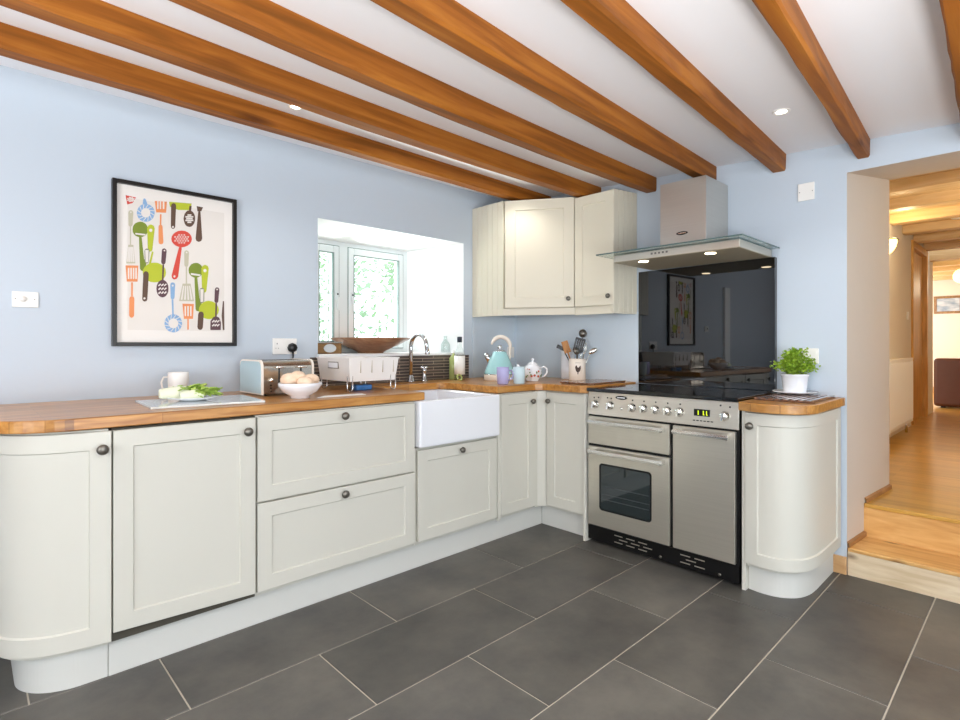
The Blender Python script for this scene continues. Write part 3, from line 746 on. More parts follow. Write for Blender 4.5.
# digits 1 1 : 1 style segments
x = px(.82)-.0045
for y_ in (-1.757, -1.783, -1.799):
    mb = MB(); mb.box(x, x+.001, y_-.002, y_+.002, .808, .829)
    if y_ < -1.76: mb.box(x, x+.001, y_-.006, y_-.002, .808, .811)
    mb.build('digit', M['digits'], dp)
mb = MB(); mb.lathe([(0, 0), (1, 0), (1, .12), (0, .12)], (0, 0, 0), 28, axis=(-1, 0, 0), smooth=False)
mb.v = [(px(.862)-.003+v[0]*.02, -1.316+v[1]*.036, .861+v[2]*.011) for v in mb.v]
bd = mb.build('badge', M['black'], cp)
MB().box(px(.862)-.0065, px(.862)-.003, -1.291, -1.341, .858, .864).build('badge_lettering', M['steel_h'], bd)
def cdoor(name, y0, y1, z0, z1, hz, hy0, hy1):
    mb = MB(); mb.box(-.565, -.545, y0, y1, z0, z1); d = mb.build(name, M['steel'], t, bevel=.003)
    mb = MB(); mb.box(-.605, -.593, hy0, hy1, hz-.010, hz+.012)
    mb.box(-.609, -.6045, hy0+.004, hy1-.004, hz-.004, hz+.006)
    for yy in (hy0-.012, hy1+.012): mb.box(-.6, -.562, yy-.010, yy+.010, hz-.013, hz+.013)
    mb.build('handle', M['steel_h'], d, bevel=.003); return d
cdoor('grill_door', -1.100, -1.607, .583, .742, .712, -1.118, -1.585)
od = cdoor('oven_door', -1.100, -1.607, .108, .568, .540, -1.118, -1.585)
cdoor('tall_oven_door', -1.625, -1.938, .108, .742, .715, -1.640, -1.918)
# window of the oven door: rounded dark glass
def rrect(y0, y1, z0, z1, r, n=5):
    P = []
    for cy, cz, a in ((y1-r, z1-r, 0), (y0+r, z1-r, 90), (y0+r, z0+r, 180), (y1-r, z0+r, 270)):
        P += [(cy+r*math.cos(math.radians(a+90*i/n)), cz+r*math.sin(math.radians(a+90*i/n))) for i in range(n+1)]
    return P
def yz_plate(mb, P, x0, x1, mi=0):
    n = len(P); vs = [(x0, a, b) for a, b in P]+[(x1, a, b) for a, b in P]
    return mb.add(vs, [(i, (i+1) % n, n+(i+1) % n, n+i) for i in range(n)]+[list(range(n))[::-1], list(range(n, 2*n))], mi)
mb = MB(); yz_plate(mb, rrect(-1.506, -1.178, .205, .476, .02), -.5668, -.560); mb.build('window', M['black'], od)
mb = MB(); yz_plate(mb, rrect(-1.497, -1.190, .215, .466, .014), -.5676, -.5666); mb.build('window_glass', M['ovenglass'], od)
mb = MB()
for z in (.27, .30, .345): mb.box(-.5682, -.5675, -1.49, -1.20, z, z+.0035)
mb.build('oven_shelf_lines', M['hobring'], od)
mb = MB(); mb.box(-.552, -.53, CY0, CY1, .018, .100); kb = mb.build('base_grille', M['black'], t)
for y0, rows in ((-1.27, 3), (-1.66, 3)):
    for r in range(3):
        for c in range(3 if y0 > -1.5 else 2):
            yy = y0-c*.075-(.03 if r == 1 else 0)
            if y0 < -1.5 and r == 1 and c == 1: continue
            MB().box(-.5535, -.5515, yy, yy-.052, .038+r*.019, .043+r*.019).build('vent_slot', M['steel'], kb)
for y_ in (-1.55, -1.86): MB().lathe([(0, 0), (.008, 0), (.008, .004), (0, .005)], (-.552, y_, .035), 12, axis=(-1, 0, 0)).build('screw', M['pewter'], t)
for a, b in ((-.5, -1.13), (-.5, -1.92), (-.08, -1.13), (-.08, -1.92)): MB().lathe([(0, 0), (.02, 0), (.02, .022), (0, .022)], (a, b, 0), 12).build('foot', M['black'], t)
# black glass splashback
o = MB().prism([(-.001, -1.107), (-.006, -1.107), (-.034, -1.944), (-.001, -1.944)], .907, 1.637).build('glass_splashback', M['blackglass'], bevel=.001); tag(o, 'glossy black glass splashback behind the range cooker', 'glass splashback')

# ------------------------------------------------------------------ extractor hood
t = thing('extractor_hood', 'stainless steel chimney extractor hood with glass canopy and two lights', 'extractor hood', (-.25, -1.55, 1.64))
hb_ = MB(); hb_.box(-.475, -.024, -1.215, -1.925, 1.640, 1.679)
hb = hb_.build('body', M['steel'], t, bevel=.002)
MB().box(-.535, -.01, -1.135, -1.960, 1.6825, 1.6885).build('glass_canopy', M['hoodglass'], t, bevel=.001)
mb = MB(); mb.box(-.537, -.5352, -1.135, -1.960, 1.682, 1.689); mb.box(-.535, -.01, -1.9602, -1.9615, 1.682, 1.689); mb.box(-.535, -.01, -1.1335, -1.1348, 1.682, 1.689)
mb.build('glass_edge', M['glassedge'], t)
mb = MB(); mb.box(-.30, -.006, -1.415, -1.683, 1.689, 2.085); ch = mb.build('chimney', M['steel_v'], t, bevel=.0015)
mb = MB(); mb.lathe([(0, 0), (1, 0), (1, .12), (0, .12)], (0, 0, 0), 28, axis=(-1, 0, 0), smooth=False)
mb.v = [(-.3005+v[0]*.02, -1.548+v[1]*.034, 1.787+v[2]*.010) for v in mb.v]
bd = mb.build('badge', M['black'], ch)
MB().box(-.3042, -.3015, -1.525, -1.571, 1.784, 1.790).build('badge_lettering', M['steel_h'], bd)
mb = MB()
for i in range(5): mb.box(-.4765, -.4745, -1.452-i*.022, -1.463-i*.022, 1.657, 1.667)
mb.build('push_buttons', M['pewter'], hb)
mb = MB(); mb.box(-.474, -.026, -1.217, -1.923, 1.6375, 1.6402); mb.build('filter', M['hoodunder'], t)
for y_ in (-1.365, -1.75):
    MB().lathe([(0, -.0005), (.019, -.0005), (.026, .0), (.028, .004)], (-.40, y_, 1.6352), 20).build('lamp', M['hoodlamp'], t)
    l = bpy.data.lights.new('hood_spot', 'SPOT'); l.energy = 7; l.color = (1, .88, .7); l.shadow_soft_size = .03; l.spot_size = math.radians(120); l.spot_blend = .6
    o = bpy.data.objects.new('hood_spot', l); COL.objects.link(o); o.location = (-.40, y_, 1.630)

# ------------------------------------------------------------------ wall cupboards
ZU0, ZU1 = 1.366, 2.172
t = thing('corner_wall_cupboard', 'ivory diagonal-door corner wall cupboard with grooved side', 'wall cupboard', (-.2, -.3, ZU0))
pA, pB, pC = (-.477, -.321), (-.20, -.735), (-.20, -1.048)
MB().prism([(-.458, -.008), (-.458, -.312), (-.205, -.70), (-.19, -.735), (-.01, -.735), (-.01, -.008)], 1.405, ZU1-.002).build('body', M['upper'], t)
grooved_panel('side_panel', (-.477, -.004), pA, ZU0, ZU1, t, M['upper'], pitch=.05)
def off(p, q, d):      # shift segment outward
    a, b = Vector(p), Vector(q); u = (b-a).normalized(); n = Vector((u.y, -u.x)); return tuple(a+u*.004+n*d), tuple(b-u*.004+n*d)
a, b = off((-.470, -.330), pB, .012)
d = shaker('door', [a, b], 1.418, ZU1-.004, t, M['upper'], fw=.07)
nv = Vector((b[0]-a[0], b[1]-a[1])).normalized(); nn = (nv.y, -nv.x, 0)
kp = Vector(b)-nv*.038; knob(d, (kp.x, kp.y, 1.475), nn, .016)
MB().prism([pA, pB, (-.182, -.735), (-.465, -.31)], ZU0, 1.412).build('light_rail', M['upper'], t)
t = thing('wall_cupboard', 'narrow ivory wall cupboard beside the extractor hood', 'wall cupboard', (-.1, -.92, ZU0))
MB().box(-.19, -.01, -1.044, -.738, 1.405, ZU1-.012).build('body', M['upper'], t)
d = shaker('door', [(-.211, -.742), (-.211, -1.046)], 1.418, ZU1-.014, t, M['upper'], fw=.062)
knob(d, (-.211, -1.015, 1.475), (-1, 0, 0), .016)
MB().box(-.20, -.182, -1.048, -.737, ZU0-.004, 1.412).build('light_rail', M['upper'], t)
grooved_panel('side_panel', (-.209, -1.050), (-.004, -1.094), ZU0-.004, ZU1-.012, t, M['upper'], pitch=.045, t=.03)
